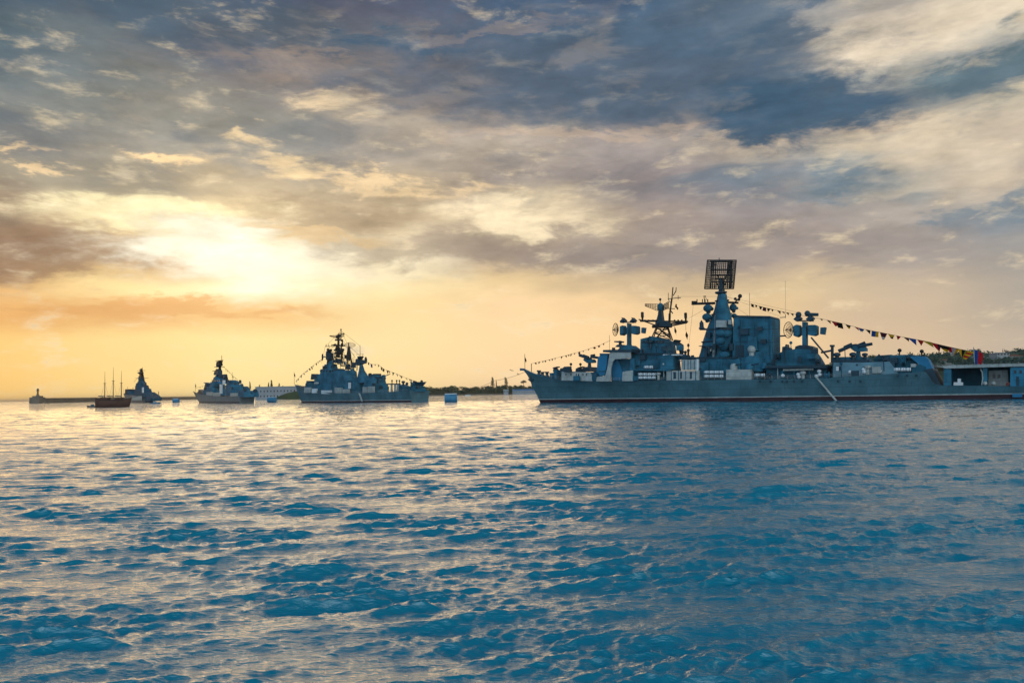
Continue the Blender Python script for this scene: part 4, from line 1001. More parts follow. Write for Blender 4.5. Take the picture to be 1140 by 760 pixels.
# mooring cable out to the left of the bow
a = w3(S, 585, 413.6, -1); b = W(552, 423.2, a.y + 60); c = W(500, 440.5, a.y + 70)
ob = thing('mooring_cable', 'thin mooring cable running left and down from the bow of the largest warship', 'cable', a)
MB().path([p - a for p in sag(a, b, .5, 8) + sag(b, c, .8, 8)[1:]], .06, 5).build('cable', RIG, ob)
for px, py in ((569.5, 412.4), (577, 416.6)):
    bd = MB(); q = W(px, py, 300)
    bd.ball((0, 0, 0), (.32, .14, .13), 8, 6)
    for sg in (-1, 1): bd.add([(-.1, 0, .05), (.14, 0, .05), (.05, .5 * sg, .32), (-.12, .95 * sg, .12), (-.1, 0, .02), (.14, 0, .02), (.05, .5 * sg, .29), (-.12, .95 * sg, .09)], [(0, 1, 2, 3), (7, 6, 5, 4), (0, 3, 7, 4), (1, 0, 4, 5), (2, 1, 5, 6), (3, 2, 6, 7)])
    o = bd.build('flying_bird', RIG, None, True); o.location = q; o.rotation_euler = (0.3, 0, .6 if px > 572 else 1.2)
    tag(o, 'dark seabird flying just above the mooring cable left of the big bow' if px < 572 else 'dark seabird flying just below the mooring cable left of the big bow', 'bird', 'seabirds by the bow')

# ------------------------------------------------------------------ second ship: destroyer seen from its quarter
def small_hull(T, deck, b, L_, wlr=.9, wst=1.2, mats=None):
    return T.hull(deck, 0.0, [(-14, 0), (-6, .15), (0, 1.8), (14, b * .7), (35, b * .95), (60, b), (L_ - 25, b * .96), (L_, b * .84)],
                  [(-14, 0), (0, .05), (16, b * .4), (40, b * .8), (70, b * .9), (L_ - 20, b * .86), (L_, b * .72)], L_, wlr, wst, mats or [HULL, RED, PALE, DECK])
D = Ship('warship', 'dark grey warship with a tall lattice mast, nearest to the largest ship', 'warship', (335, 500), (455, 418), 'grey naval ships moored in a line')
dr = D.root
DL = D.L(457, 440, -6).x
small_hull(D, [(328, 427.8), (334, 430.6), (345, 434.0), (358, 436.2), (375, 437.4), (400, 437.4), (430, 436.2), (456, 434.8)], 7.6, DL)
D.rail(-4, DL, .95, step=4.0)
def blk(T, nm, poly, b, mt, yc=0.0, parent=None, taper=1.0): return T.sil(poly, b, yc, taper=taper).build(nm, mt, parent or T.root)
D.pole('jackstaff', [(327.8, 428), (327.4, 414)], .09, RIG)
hanging_flag('jack_flag', 'tiny dark flag on the bow staff of the dark lattice-masted warship', D.M @ D.L(327.5, 415), 1.9, .7, ['black', 'maroon'])
blk(D, 'anchor_windlass', [(333, 432.4), (334, 429.6), (344, 430.2), (346, 434.6)], 1.5, DARK)
gh = blk(D, 'fore_gun_house', [(339, 436), (340, 427), (343, 424), (349, 423.4), (351, 426), (352, 436)], 2.6, GREY)
mb = MB()
for y in (-.7, .7): mb.tube(D.L(342, 426.4, y), D.L(331.5, 424.0, y), .2, .14)
blk(D, 'fore_deckhouse', [(340, 437.5), (342, 430), (354, 428), (356, 437.5)], 4, GREY)
D.stack([(438, 350.5, 388), (421, 350.8, 387.6), (421, 353, 386.6), (416, 353.4, 386), (416, 356.6, 383), (410.6, 357.2, 382), (410.6, 360.6, 376), (405.4, 361.4, 374.6), (405.4, 364, 370), (403.6, 364.4, 369.6)]).build('bridge_block', GREY, dr)
blk(D, 'bridge_wing', [(346.6, 416.0), (349.5, 416.6), (358, 417.0), (358, 422), (352.5, 422.2)], 5.4, DARK)
mb = MB()
for k in range(5):
    q = D.L(357 + k * 3.4, 412.6, -5.0); mb.box(q.x - .5, q.x + .9, -5.25, -4.9, q.z - .5, q.z + .4)
mb.split('bridge_window', GLASS, dr)
D.stack([(434, 369, 399), (424, 368.6, 398.6), (424, 370, 397.6), (414, 370.4, 396.6), (412.4, 372, 394.6)], -1, bmax=4.5).build('forward_funnel', GREY, dr)
D.stack([(413.8, 371, 385), (411.4, 372, 384), (410.8, 372.4, 383)], -1, bmax=3).build('funnel_cap', DARK, dr)
blk(D, 'midship_house', [(386, 438), (386, 424), (410, 422.6), (414, 438)], 5, GREY)
for i, (x0, x1, y0_, y1_, mt) in enumerate(((338.5, 345, 431, 437, PALE), (347, 352, 432.5, 437.4, WHITE), (357.6, 368, 434.4, 438.2, WHITE), (372.4, 380, 431.4, 438.4, PALE), (381.5, 388, 433, 438.4, PALE), (403.6, 408.4, 430.6, 437.8, PALE), (409.4, 415.6, 430, 437.8, PALE))):
    D.rect(x0, y0_, x1, y1_, -7.2, 1.0).build('side_locker', mt, dr)
D.rect(387.6, 425.6, 389.8, 432.4, -6.4, .6).build('white_boat_davit', WHITE, dr)
mb = MB(); mb.ball(D.L(352.4, 426.5, -6.2), (2.6, .9, .8), 12, 8); mb.build('ships_boat', PALE, dr, True)
# aft tower with guidance radar
D.stack([(426, 397, 412), (419.4, 398, 410.4), (412.4, 399.4, 406), (404.8, 400.6, 403.6)]).build('after_tower', GREY, dr)
r2 = blk(D, 'after_guidance_radar', [(395.2, 405.6), (395.8, 399.6), (399, 398.8), (400.2, 396.4), (402.6, 396.4), (403.4, 399.6), (406.4, 400.6), (406.4, 404.2), (402, 406.4)], 1.5, DARK)
c = D.L(407.2, 401, 0); k = 1 / D.ppm(c)
D.dish(c, 1.7 * k * .9, 4.0 * k, .5, (.8, -.5, 0)).build('radar_dish', DARK, r2)
c = D.L(359.6, 397.4, 0)
r1 = blk(D, 'forward_guidance_radar', [(363.4, 406), (364.2, 401.6), (362.6, 399.6), (362.8, 391.6), (365.8, 388.8), (368.6, 391.6), (371.6, 392.6), (371.4, 399.4), (368.4, 401.8), (368.8, 406)], 1.4, DARK)
D.dish(c, 1.6 * k, 4.2 * k, .5, (-.8, -.5, 0)).build('radar_dish', DARK, r1)
mb = MB(); mb.tube(D.L(360.4, 397.2), D.L(366, 397.2), .3); mb.tube(D.L(364, 391), D.L(368.6, 388.6), .3); mb.ball(D.L(365, 389), .8, 8, 6); mb.split('radar_arm', RIG, r1)
ref2 = (377, 400)
wd = lambda px, py, d=0.0: D.W(px, py, 0, d, ref2)
mb = MB()
lattice(mb, wd(370.6, 407, -2), wd(374.6, 384, -.6), wd(383.6, 408, -2), wd(379.8, 384, -.6), 5, .24)
lattice(mb, wd(372.6, 407, 2.4), wd(375.4, 384, .8), wd(382, 408, 2.4), wd(379.2, 384, .8), 5, .24)
for y in (388, 392.4, 397): lattice(mb, wd(373, y, -1.4), wd(381.4, y, -1.4), wd(373, y, 1.6), wd(381.4, y, 1.6), 2, .2)
mb.tube(wd(376.8, 398), wd(376.8, 374), .85, .6); mb.tube(wd(379.6, 378), wd(379.6, 366.2), .3, .16); mb.tube(wd(381.2, 386), wd(381.4, 377.6), .34); mb.tube(wd(379.8, 408), wd(379.8, 386), .3)
lm = mb.build('lattice_mast', RIG, dr)
mb = MB()
for a, b, r_ in (((361.8, 385.6), (377, 385.4), .18), ((370, 384), (384, 384.8), .45), ((371.6, 389.8), (383, 389.4), .5), ((373, 378.4), (380, 378), .5), ((372, 393.4), (382, 393.8), .4), ((377, 371), (383.6, 371.6), .2), ((364.6, 389), (373, 393), .18)): mb.tube(wd(*a), wd(*b), r_)
for px in (363, 366, 369): mb.tube(wd(px, 385.6), wd(px, 383), .16)
for c_, r_ in (((374.6, 388), .9), ((380.8, 383), .8), ((378, 391.6), 1.0), ((373, 383.6), .7), ((382, 389.4), .8), ((375.4, 396), .8), ((379.6, 366.8), .5), ((380.6, 379), .7)): mb.ball(wd(*c_), r_, 8, 6)
mb.build('mast_yard', RIG, lm)
mb = MB()
def leaf2(mb, T, ref, xa, xb, f, n=7, r=.13, bow=1.6):
    top, bot = [], []
    for k_ in range(n + 1):
        t = k_ / n; yt, yb = f(t); d = -bow * (1 - (2 * t - 1) ** 2); top.append(T.W(xa + (xb - xa) * t, yt, 0, d, ref)); bot.append(T.W(xa + (xb - xa) * t, yb, 0, d, ref))
    for v in (0, .33, .66, 1): mb.path([a.lerp(b, v) for a, b in zip(top, bot)], r, 4)
    for a, b in zip(top, bot): mb.tube(a, b, r * .9, n=4)
leaf2(mb, D, ref2, 367, 377, lambda t: (373.6 - .6 * t, 374.2 + 3.0 * t)); leaf2(mb, D, ref2, 378, 383, lambda t: (372.6 - 2 * t, 376.6 - 2.6 * t), 4)
mb.tube(wd(374.6, 376), wd(378.4, 372.6), 1.0); mb.build('air_search_antenna', RIG, lm)
mb = MB(); ref3 = (389, 404); we = lambda px, py, d=0.0: D.W(px, py, 0, d, ref3)
lattice(mb, we(384, 413.4, -1.6), we(386.6, 399, -.8), we(394.6, 413.6, -1.6), we(391, 399, -.8), 3, .22)
lattice(mb, we(386, 413.4, 1.6), we(387.2, 399, .8), we(393, 413.6, 1.6), we(390.4, 399, .8), 3, .22)
mb.lathe(we(388.4, 400), [(a * k, (400 - b) * k) for a, b in ((3.2, 401), (2.8, 395), (2.0, 390), (1.5, 386), (1.7, 385.6), (1.0, 385.4))], 10)
mm = mb.build('second_mast', RIG, dr)
for poly, mt in (([(366, 407), (366.6, 402), (371, 401), (372, 406.6)], GREY), ([(384, 411), (384.4, 405.6), (390, 405), (390.6, 411)], DARK), ([(373, 404), (373.4, 399), (381, 399), (381.4, 404)], DARK), ([(390.4, 409), (391, 403.6), (396, 403), (396.4, 409)], DARK), ([(374, 392), (374.4, 389), (382.4, 388.6), (382.6, 392)], RIG), ([(383, 399), (383.6, 395), (387, 394.6), (387.6, 399)], RIG)):
    blk(D, 'mast_equipment', poly, 1.6, mt)
for a_, b_ in (((372, 407), (369, 392)), ((385, 411), (383, 392)), ((394, 411), (392.6, 398)), ((366.6, 403), (366.4, 386)), ((397.8, 412), (398.2, 402))):
    MB().tube(D.L(*a_), D.L(*b_), .16, .1).build('aerial_pole', RIG, dr)
mb = MB()
for a_, b_ in (((379.6, 368), (362, 386)), ((379.6, 368), (400.8, 385)), ((388.4, 386), (379.6, 368)), ((376, 385), (394, 412)), ((388.6, 385), (403, 398)), ((362, 386), (358, 404)), ((381, 378), (394, 395))): mb.tube(D.L(*a_), D.L(*b_), .06, n=4)
mb.split('stay_wire', RIG, dr)
mb = MB(); leaf2(mb, D, ref3, 383.4, 395.6, lambda t: (383.2 - 2.2 * math.sin(3.14 * t), 385.0 + 2.4 * math.sin(3.14 * t)), 9, .09); mb.tube(we(388.4, 386), we(388.4, 381.4), .3); mb.build('lattice_antenna', RIG, mm)
D.pole('whip_aerial', [(401, 397), (400.8, 384)], .12, RIG); D.pole('whip_aerial', [(394.4, 412), (394, 394)], .1, RIG); D.pole('whip_aerial', [(397.6, 404), (404.6, 394.2), (396, 394.6)], .1, RIG)
mb = MB(); mb.path([wd(379.8, 379), D.L(365, 391), D.L(358, 400)], .06, 4); mb.path([wd(380, 380), D.L(396, 398)], .06, 4); mb.path([wd(376, 386), D.L(383, 412)], .06, 4); mb.build('rigging_wire', RIG, dr)
# aft deckhouse, gun and stern
D.stack([(437.5, 404, 433), (428, 404.4, 431.6), (428, 405.4, 430), (421.4, 406.6, 428.6), (421.4, 409, 426), (418, 410, 424), (418, 412.6, 420), (416.4, 413, 419)]).build('after_superstructure', GREY, dr)
blk(D, 'after_deck_edge', [(414.6, 418), (415.4, 415.8), (424.6, 418.2), (429.8, 419.6), (429.4, 422)], 4, DARK)
mb = MB()
for y in (-.8, .8): mb.tube(D.L(424, 420.2, y), D.L(434.2, 416.2, y), .3, .2)
mb.split('gun_barrel', DARK, dr)
blk(D, 'after_gun_house', [(419, 424), (420, 419.8), (423.6, 418.8), (428, 420.4), (428.4, 424)], 2, GREY)
D.sil([(429.6, 428), (429.6, 426.8), (446, 426.4), (446, 427.8)], 4).build('canopy', DARK, dr)
for px in (434.8, 438.6, 441.4): D.rect(px, 428, px + 1.5, 436.6, -5.4, .5).build('canopy_post', PALE, dr)
mb = MB()
for px in (436.4, 441.6, 444.7): mb.tube(D.L(px, 427.4), D.L(px, 423.4), .26); mb.ball(D.L(px, 423.6), .5, 8, 6)
mb.split('vent_post', DARK, dr, 2)
blk(D, 'quarterdeck_house', [(443.4, 436), (443.8, 428.4), (452, 427.6), (457, 430), (458, 436)], 4.4, GREY)
blk(D, 'stern_house', [(456, 435.4), (457.6, 429.4), (463.6, 425), (468.6, 425.6), (471, 429.4), (474.4, 433.4), (475, 435.8)], 5, GREY)
mb = MB(); mb.tube(D.L(468.8, 426), D.L(469.4, 423.8), .3); mb.ball(D.L(469.4, 424.4), .7, 8, 6); mb.ball(D.L(453, 427), .8, 8, 6); mb.ball(D.L(457.6, 425.4), .5, 8, 6); mb.build('stern_lamp', DARK, dr)
mb = MB(); a, b = D.L(399.5, 437.8, -8.0), D.L(402.8, 446.6, -8.4); mb.tube(a, b, .26); mb.tube(a + Vector((.8, 0, 0)), b + Vector((.8, 0, 0)), .26)
for kk in range(12): mb.tube(a.lerp(b, kk / 11), a.lerp(b, kk / 11) + Vector((.8, 0, 0)), .1, n=4)
mb.build('accommodation_ladder', PALE, dr)
def dark_flags(n, s0=.7, s1=1.3): return [((i + .5) / n + random.uniform(-.3, .3) / n, random.uniform(s0, s1), random.choice(['black', 'maroon', 'black', 'blue']), random.choice(['tri', 'sq', 'pen'])) for i in range(n)]
bunting('line of small dark flags rising from the bow of the lattice-masted warship', 'flag line', [D.M @ D.L(*p) for p in ((329, 424.6), (336, 417), (345, 409.6), (352, 404.2), (358.6, 399.4))], dark_flags(14, .9, 1.6), .06, 'flag dressing lines')
bunting('line of dark flags sloping to the stern of the lattice-masted warship', 'flag line', [D.M @ D.L(*p) for p in ((408.6, 402.6), (414, 405.4), (421, 405.6), (428, 411), (440, 415.4), (452, 420.6), (464, 424.6))], dark_flags(16, 1.0, 2.0), .06, 'flag dressing lines')

# ------------------------------------------------------------------ third ship: frigate
K = Ship('warship', 'blue-grey warship with a pale bow and a stubby mast in front of the white fort', 'warship', (221.5, 690), (264, 560), 'grey naval ships moored in a line')
kr = K.root; KL = K.L(264.5, 444, -6).x
small_hull(K, [(214.8, 435.2), (219, 437.2), (226, 439.2), (236, 440.6), (248, 441.4), (264.5, 440.8)], 6.6, KL, .9, 1.3, [mat('frigate_hull_paint', (.14, .185, .2), .5, streak=.3), DARK, DARK, DECK])
K.pole('jackstaff', [(217.6, 436), (217.5, 427)], .12, RIG)
hanging_flag('jack_flag', 'tiny dark flag on the bow staff of the pale-bowed warship', K.M @ K.L(217.2, 427.4), 2.2, .9, ['black'])
blk(K, 'forecastle_gear', [(219, 437.6), (221, 434.8), (226, 433), (231, 436), (232, 440)], 2, DARK)
blk(K, 'fore_launcher', [(226.5, 433.4), (228.4, 427), (231, 425), (233.6, 425.6), (235, 431)], 2, DARK)
K.stack([(440, 224.6, 252), (433.6, 225.6, 251.4), (433.6, 229, 251), (430, 230, 250.5), (430, 233, 250.4), (425, 234, 250), (425, 236.6, 249.6), (420.4, 237.6, 249), (418, 240, 247)]).build('forward_superstructure', GREY, kr)
blk(K, 'bridge_tower', [(238.6, 426), (239.6, 419.6), (242, 416.6), (247, 416.8), (248.6, 420), (250, 426)], 2.6, BLUE)
ktw = blk(K, 'main_mast', [(241, 419), (242.6, 410), (243.6, 402), (246.2, 402), (247, 410), (248, 419)], 1.6, DARK, taper=.5)
blk(K, 'air_search_radar', [(240.4, 406), (241, 402.6), (244, 401.4), (247.6, 402.8), (248.2, 405.6), (245, 408)], 1.4, RIG, parent=ktw)
blk(K, 'radar_drum', [(238.2, 416), (238.6, 413.2), (241.6, 411), (245, 409.6), (247.4, 411.6), (247.6, 415), (243, 416.8)], 1.5, DARK, parent=ktw)
K.pole('topmast', [(246.8, 404), (246.9, 395.6)], .2, RIG, ktw)
mb = MB(); 
for a, b in (((238.6, 408.4), (250, 408.2)), ((236.6, 413), (241, 412.6)), ((240, 401.6), (248.6, 400.8))): mb.tube(K.W(*a, 0, 0, (244, 410)), K.W(*b, 0, 0, (244, 410)), .22)
mb.build('mast_yard', RIG, ktw)
blk(K, 'after_mast', [(248.8, 427), (249.6, 419), (249.2, 416.4), (252.4, 416.4), (252, 419), (254, 424), (255, 427)], 1.3, DARK)
K.stack([(440, 250, 275.6), (434, 250.4, 275), (434, 251, 272), (428, 251.4, 270.6), (428, 252, 266.6), (424, 253, 265), (423, 255, 262)]).build('funnel_block', GREY, kr)
blk(K, 'after_launcher', [(265, 427), (266.4, 424.2), (268.6, 422.6), (269, 426)], 1.2, DARK)
blk(K, 'after_deckhouse', [(262, 442), (263, 434.6), (287.6, 434.4), (288.6, 441.6)], 5.4, GREY)
blk(K, 'stern_gun_house', [(271, 436), (272, 430.6), (275, 429.6), (278, 432), (279, 436)], 2.2, GREY)
for x0, x1, y0_, y1_, mt in ((229.6, 236, 436.2, 440.2, PALE), (237.4, 244, 436.8, 440.8, PALE), (244.4, 246.2, 427.6, 438, WHITE), (247.6, 249.4, 423, 428, WHITE), (256.4, 258.4, 437.4, 441.8, PALE), (259.6, 263.6, 437.2, 441.6, PALE)): K.rect(x0, y0_, x1, y1_, -5.6, 1.0).build('side_locker', mt, kr)
mb = MB()
for kk in range(5):
    q = K.L(237 + kk * 2.0, 423.6, -4.2); mb.box(q.x - .6, q.x + .8, -4.6, -4.0, q.z - .5, q.z + .4)
mb.split('bridge_window', GLASS, kr)
K.pole('whip_aerial', [(258.8, 424), (258.6, 414)], .1, RIG); K.pole('stern_post', [(278, 432), (278, 424.4)], .2, RIG)
bunting('short line of faint flags sloping aft from the mast of the pale-bowed warship', 'flag line', [K.M @ K.L(*p) for p in ((248, 407.6), (253, 411.6), (258.6, 417.6), (265, 423))], [(t, s_, c, 'sq') for t, s_, c in ((.2, 2.0, 'red'), (.3, 2.2, 'yellow'), (.42, 1.2, 'maroon'), (.55, 1.0, 'black'), (.66, 2.0, 'yellow'), (.8, 1.6, 'red'))], .08, 'flag dressing lines')
bunting('low line of faint flags over the forecastle of the pale-bowed warship', 'flag line', [K.M @ K.L(*p) for p in ((218, 431.6), (224, 430.4), (229, 428))], dark_flags(5, .8, 1.2), .06, 'flag dressing lines')

# ------------------------------------------------------------------ fourth ship, farthest
FARGREY = mat('far_ship_paint', (.016, .09, .14), .7, spec=.1)
Q = Ship('warship', 'farthest small dark warship shaped like a pyramid behind the three-masted schooner', 'warship', (141, 1040), (160, 900), 'grey naval ships moored in a line')
qr = Q.root; QL = Q.L(160, 444, -6).x
small_hull(Q, [(137.4, 437.4), (140, 438.4), (146, 440), (152, 440.6), (160, 440.8)], 7.4, QL, .6, .9, [mat('farthest_hull_paint', (.1, .15, .17), .5), DARK, DARK, DECK])
blk(Q, 'forecastle_house', [(139, 440), (139.6, 437), (142.6, 433.4), (147, 432.2), (150, 433), (152, 441)], 4, FARGREY)
Q.stack([(442, 142.6, 179), (437.5, 143.6, 177), (437.5, 146, 172.5), (433, 147, 170.6), (433, 149, 167.6), (429, 150, 165.6), (429, 152, 163.4), (424.5, 153, 162), (424.5, 154, 161), (420, 155, 160)]).build('main_superstructure', FARGREY, qr)
Q.stack([(446, 160, 181), (443, 162, 181), (440, 164, 177.4), (436.4, 165, 172)]).build('after_superstructure', FARGREY, qr)
qm = blk(Q, 'main_mast', [(154.6, 421), (155.6, 416), (156, 410), (158.2, 410), (159, 416), (161, 421)], 1.8, DARK, taper=.5)
blk(Q, 'air_search_radar', [(152.6, 414.8), (156, 413.6), (159.8, 413.6), (160, 414.8), (158.4, 416.6), (154.8, 416.4)], 1.4, RIG, parent=qm)
blk(Q, 'radar_drum', [(153.6, 422), (154.4, 419), (157, 417.8), (159, 418.8), (159.4, 422)], 1.5, DARK, parent=qm)
Q.pole('topmast', [(158.4, 414), (158.4, 408.6)], .22, RIG, qm)
mb = MB(); mb.tube(Q.W(150.6, 421, 0, 0, (157, 418)), Q.W(165, 420.8, 0, 0, (157, 418)), .2); mb.tube(Q.W(153, 412.6, 0, 0, (157, 418)), Q.W(162, 412.2, 0, 0, (157, 418)), .2); mb.tube(Q.W(149, 425, 0, 0, (157, 418)), Q.W(155, 419, 0, 0, (157, 418)), .16); mb.tube(Q.W(154, 424, 0, 0, (157, 418)), Q.W(157, 411, 0, 0, (157, 418)), .3); mb.tube(Q.W(161, 424, 0, 0, (157, 418)), Q.W(158.4, 411, 0, 0, (157, 418)), .3); mb.build('mast_yard', RIG, qm)
blk(Q, 'fore_director', [(151, 430), (151.6, 426.6), (154.6, 426), (155, 430)], 1.4, DARK); blk(Q, 'after_director', [(160, 429), (160.6, 425.6), (163.2, 426), (163.6, 430)], 1.4, DARK)
Q.rect(158, 431, 159.2, 437, -6.6, .8).build('side_locker', WHITE, qr); Q.rect(147, 440.8, 157.6, 445.4, -7.9, .4).build('bulwark_panel', PALE, qr)
Q.pole('stern_post', [(176.6, 440), (176.6, 435.6)], .3, RIG)

def fittings(T, spots, y, seed):
    """boxes, vents and lockers bolted to the deckhouses, each a piece of its own"""
    rs = random.Random(seed)
    for px, py in spots:
        q = T.L(px, py, y); kind = rs.choice(('vent', 'locker', 'cable_reel', 'stub_mast', 'locker', 'hatch')); mt = rs.choice((DARK, GREY, DARK, PALE if y < -7 else DARK)); mb = MB(); k = rs.uniform(.8, 1.4)
        if kind == 'vent': mb.lathe(q, [(.4 * k, -.8), (.4 * k, .6 * k), (.75 * k, .8 * k), (.75 * k, 1.3 * k), (.3 * k, 1.5 * k)], 9)
        elif kind == 'locker': mb.box(q.x - .9 * k, q.x + .9 * k, q.y - .5, q.y + .6, q.z - .7 * k, q.z + .7 * k)
        elif kind == 'cable_reel': mb.lathe(q, [(.9 * k, -.6), (.9 * k, -.45), (.5 * k, -.4), (.5 * k, .4), (.9 * k, .45), (.9 * k, .6)], 12, axis='x')
        elif kind == 'stub_mast': mb.tube(q - Vector((0, 0, 1)), q + Vector((0, 0, 2.6 * k)), .14, .1); mb.ball(q + Vector((0, 0, 2.7 * k)), .35 * k, 8, 6)
        else: mb.box(q.x - .45, q.x + .45, q.y - .12, q.y + .3, q.z - .95, q.z + .95)
        mb.build(kind, mt, T.root)
fittings(S, [(710, 404), (716, 398), (724, 385), (731, 396), (740, 388), (748, 393), (757, 387), (764, 398.6), (771, 398.6), (783, 400), (789, 391), (795, 386), (823, 376), (829, 369), (846, 366), (850, 380), (861, 404), (866, 397), (874, 399), (881, 395), (890, 400), (903, 396), (911, 402), (907, 391), (932, 400), (941, 399), (950, 400), (963, 399), (979, 404), (986, 398), (995, 401), (1006, 402), (1011, 398)], -6.0, 3)
fittings(S, [(632, 411), (642, 421), (669, 421), (708, 421), (733, 420), (739, 416), (780, 421), (857, 421), (866, 420.6), (877, 420.6), (894, 419.6), (904, 419.6), (921, 418), (937, 416.6), (952, 415.6), (966, 413.6), (976, 411.6), (984, 409)], -8.4, 8)
fittings(D, [(354, 419), (357, 426), (361, 409), (365, 421), (370, 408), (372, 418), (376, 427), (379, 411), (382, 420), (386, 412), (388, 430), (392, 411.6), (394, 420), (399, 428), (401, 417), (408, 424), (412, 417), (416, 428), (420, 425), (424, 431), (427, 419), (432, 432), (449, 428), (461, 427), (465, 431), (384, 404), (372, 402), (397, 411)], -4.6, 5)
fittings(K, [(228, 434), (232, 429.4), (236, 424), (240, 428), (243, 434), (247, 424), (251, 430), (254, 424), (258, 432), (262, 427), (266, 436), (269, 430), (273, 434), (280, 437), (284, 435), (239, 416), (250, 419)], -4.4, 6)
fittings(Q, [(142, 434), (148, 432), (152, 428), (155, 434), (159, 425), (163, 432), (166, 438), (171, 440), (175, 442)], -4.6, 12)

# ------------------------------------------------------------------ three-masted schooner
HN = Ship('schooner', 'dark brown wooden schooner with three bare masts', 'sailing ship', (144.0, 427), (107.5, 427))
HN.yaw = math.pi; hr = HN.root
HL = 36.5 / F * 427
# bow to the right in the photo; the hull is lofted along its own axis
mb = MB(); rows = []
for i in range(25):
    t = i / 24; x = t * HL
    b = 2.5 * (min(1, t / .32) ** .6) * (1 - .35 * max(0, (t - .7) / .3)); zt = 4.0 + .9 * (1 - t / .25) ** 2 * (t < .25) + 1.3 * max(0, (t - .8) / .2)
    rk = -1.2 * (1 - min(1, t / .12)); rows.append([(x + rk * (z / zt), b * f, z) for z, f in ((-.6, .6), (0, .8), (.5, .9), (1.7, 1.0), (zt - .5, 1.02), (zt, 1.0))])
for sg in (-1, 1):
    o = len(mb.v); mb.v += [(x, sg * b, z) for r in rows for x, b, z in r]
    for i in range(24):
        for kk in range(5):
            f = [o + i * 6 + kk, o + (i + 1) * 6 + kk, o + (i + 1) * 6 + kk + 1, o + i * 6 + kk + 1]; mb.f.append(f if sg > 0 else f[::-1]); mb.mi.append(1 if kk == 4 else 2 if kk == 3 else 0)
mb.f.append([24 * 6 + kk for kk in range(6)] + [150 + 24 * 6 + kk for kk in range(5, -1, -1)]); mb.mi.append(0)
for i in range(24): mb.f.append([i * 6 + 5, (i + 1) * 6 + 5, 150 + (i + 1) * 6 + 5, 150 + i * 6 + 5]); mb.mi.append(1)
mb.build('hull', [BROWN, mat('dark_rail_timber', (.03, .016, .012), .6), mat('worn_red_planking', (.10, .042, .026), .7)], hr, True)
for px, pt in ((116.6, 413.4), (126, 408.6), (135, 412.6)):
    q = HN.L(px, 443.6); t = HN.L(px + .2, pt); ms = MB().tube(q, t.lerp(q, .42), .24, .19, 8).build('mast', BROWN, hr)
    MB().tube(t.lerp(q, .45), t, .13, .06, 6).build('topmast', BROWN, ms)
    mb = MB(); mb.tube(t.lerp(q, .44) + Vector((-.5, -.5, 0)), t.lerp(q, .44) + Vector((.5, .5, 0)), .12)
    for dx_ in (-1.1, 1.1):
        for dy in (-2.2, 2.2): mb.tube(t.lerp(q, .42), q + Vector((dx_, dy, .4)), .03, n=4)
    mb.build('shrouds', RIG, ms)
    bm_ = HN.L(px - 7, 442.2)
    mb = MB(); mb.tube(q + Vector((0, 0, 1.0)), q + Vector((3.6, 0, 1.25)), .12); mb.tube(q + Vector((.2, 0, 1.25)), q + Vector((3.4, 0, 1.5)), .28, .2, 9); mb.build('furled_sail_boom', CANVAS, ms)
mb = MB(); mb.box(4, 7.5, -1.2, 1.2, 3.9, 5.0); mb.box(11, 15.2, -1.4, 1.4, 3.9, 5.3); mb.build('deckhouse', BROWN, hr)
mb = MB()
for px in (111, 114, 120, 123, 129.6, 132, 138, 140.4): q = HN.L(px, 443.8, -1.6); mb.tube(q, q + Vector((0, 0, random.uniform(.5, 1.1))), .16)
mb.split('rail_post', BROWN, hr)
mb = MB(); mb.tube((-.9, 0, 4.8), (-4.2, 0, 5.6), .14, .08); mb.build('bowsprit', BROWN, hr)
def launch(name, label, cat, px, py, Y, ln, paint, rz=0.0, cabin=True):
    q = W(px, py, Y); o = thing(name, label, cat, (q.x, q.y, 0), rz); mb = MB(); rows = []
    for i in range(13):
        t = i / 12; b = ln * .15 * (1 - (1 - min(1, t / .5)) ** 2) ** .5 * (1 - .12 * t) + .02; zt = ln * (.17 - .05 * min(1, t / .6)); rows.append([((t - .5) * ln - .08 * ln * (1 - t) * (z / zt), b * f, z) for z, f in ((-.2, .5), (0.05, .8), (zt * .6, .95), (zt, 1.0))])
    for sg in (-1, 1):
        o_ = len(mb.v); mb.v += [(x, sg * b, z) for r in rows for x, b, z in r]
        for i in range(12):
            for kk in range(3):
                f = [o_ + i * 4 + kk, o_ + (i + 1) * 4 + kk, o_ + (i + 1) * 4 + kk + 1, o_ + i * 4 + kk + 1]; mb.f.append(f if sg < 0 else f[::-1]); mb.mi.append(0)
    mb.f.append([48 + kk for kk in range(4)] + [52 + 48 + kk for kk in range(3, -1, -1)]); mb.mi.append(0)
    for i in range(12): mb.f.append([i * 4 + 3, (i + 1) * 4 + 3, 52 + (i + 1) * 4 + 3, 52 + i * 4 + 3]); mb.mi.append(0)
    mb.build('hull', paint, o, True)
    if cabin:
        z0 = ln * .12; mb = MB(); mb.prism([(-.12 * ln, z0), (-.05 * ln, z0 + .16 * ln), (.2 * ln, z0 + .16 * ln), (.22 * ln, z0)], -.1 * ln, .1 * ln); cb_ = mb.build('cabin', PALE if paint is not DARK else GREY, o)
        mb = MB(); mb.box(-.03 * ln, .17 * ln, -.104 * ln, -.1 * ln, z0 + .08 * ln, z0 + .13 * ln); mb.build('cabin_window', GLASS, cb_)
        MB().tube((.05 * ln, 0, z0 + .16 * ln), (.05 * ln, 0, z0 + .34 * ln), .05).build('mast', RIG, o)
    return o
launch('motor_launch', 'small dark launch just left of the three-masted schooner', 'boat', 102.4, 452, 450, 5.4, DARK)
launch('motor_launch', 'small blue motorboat in front of the farthest warship', 'boat', 173, 449.4, 640, 7.6, BLUE, math.pi)
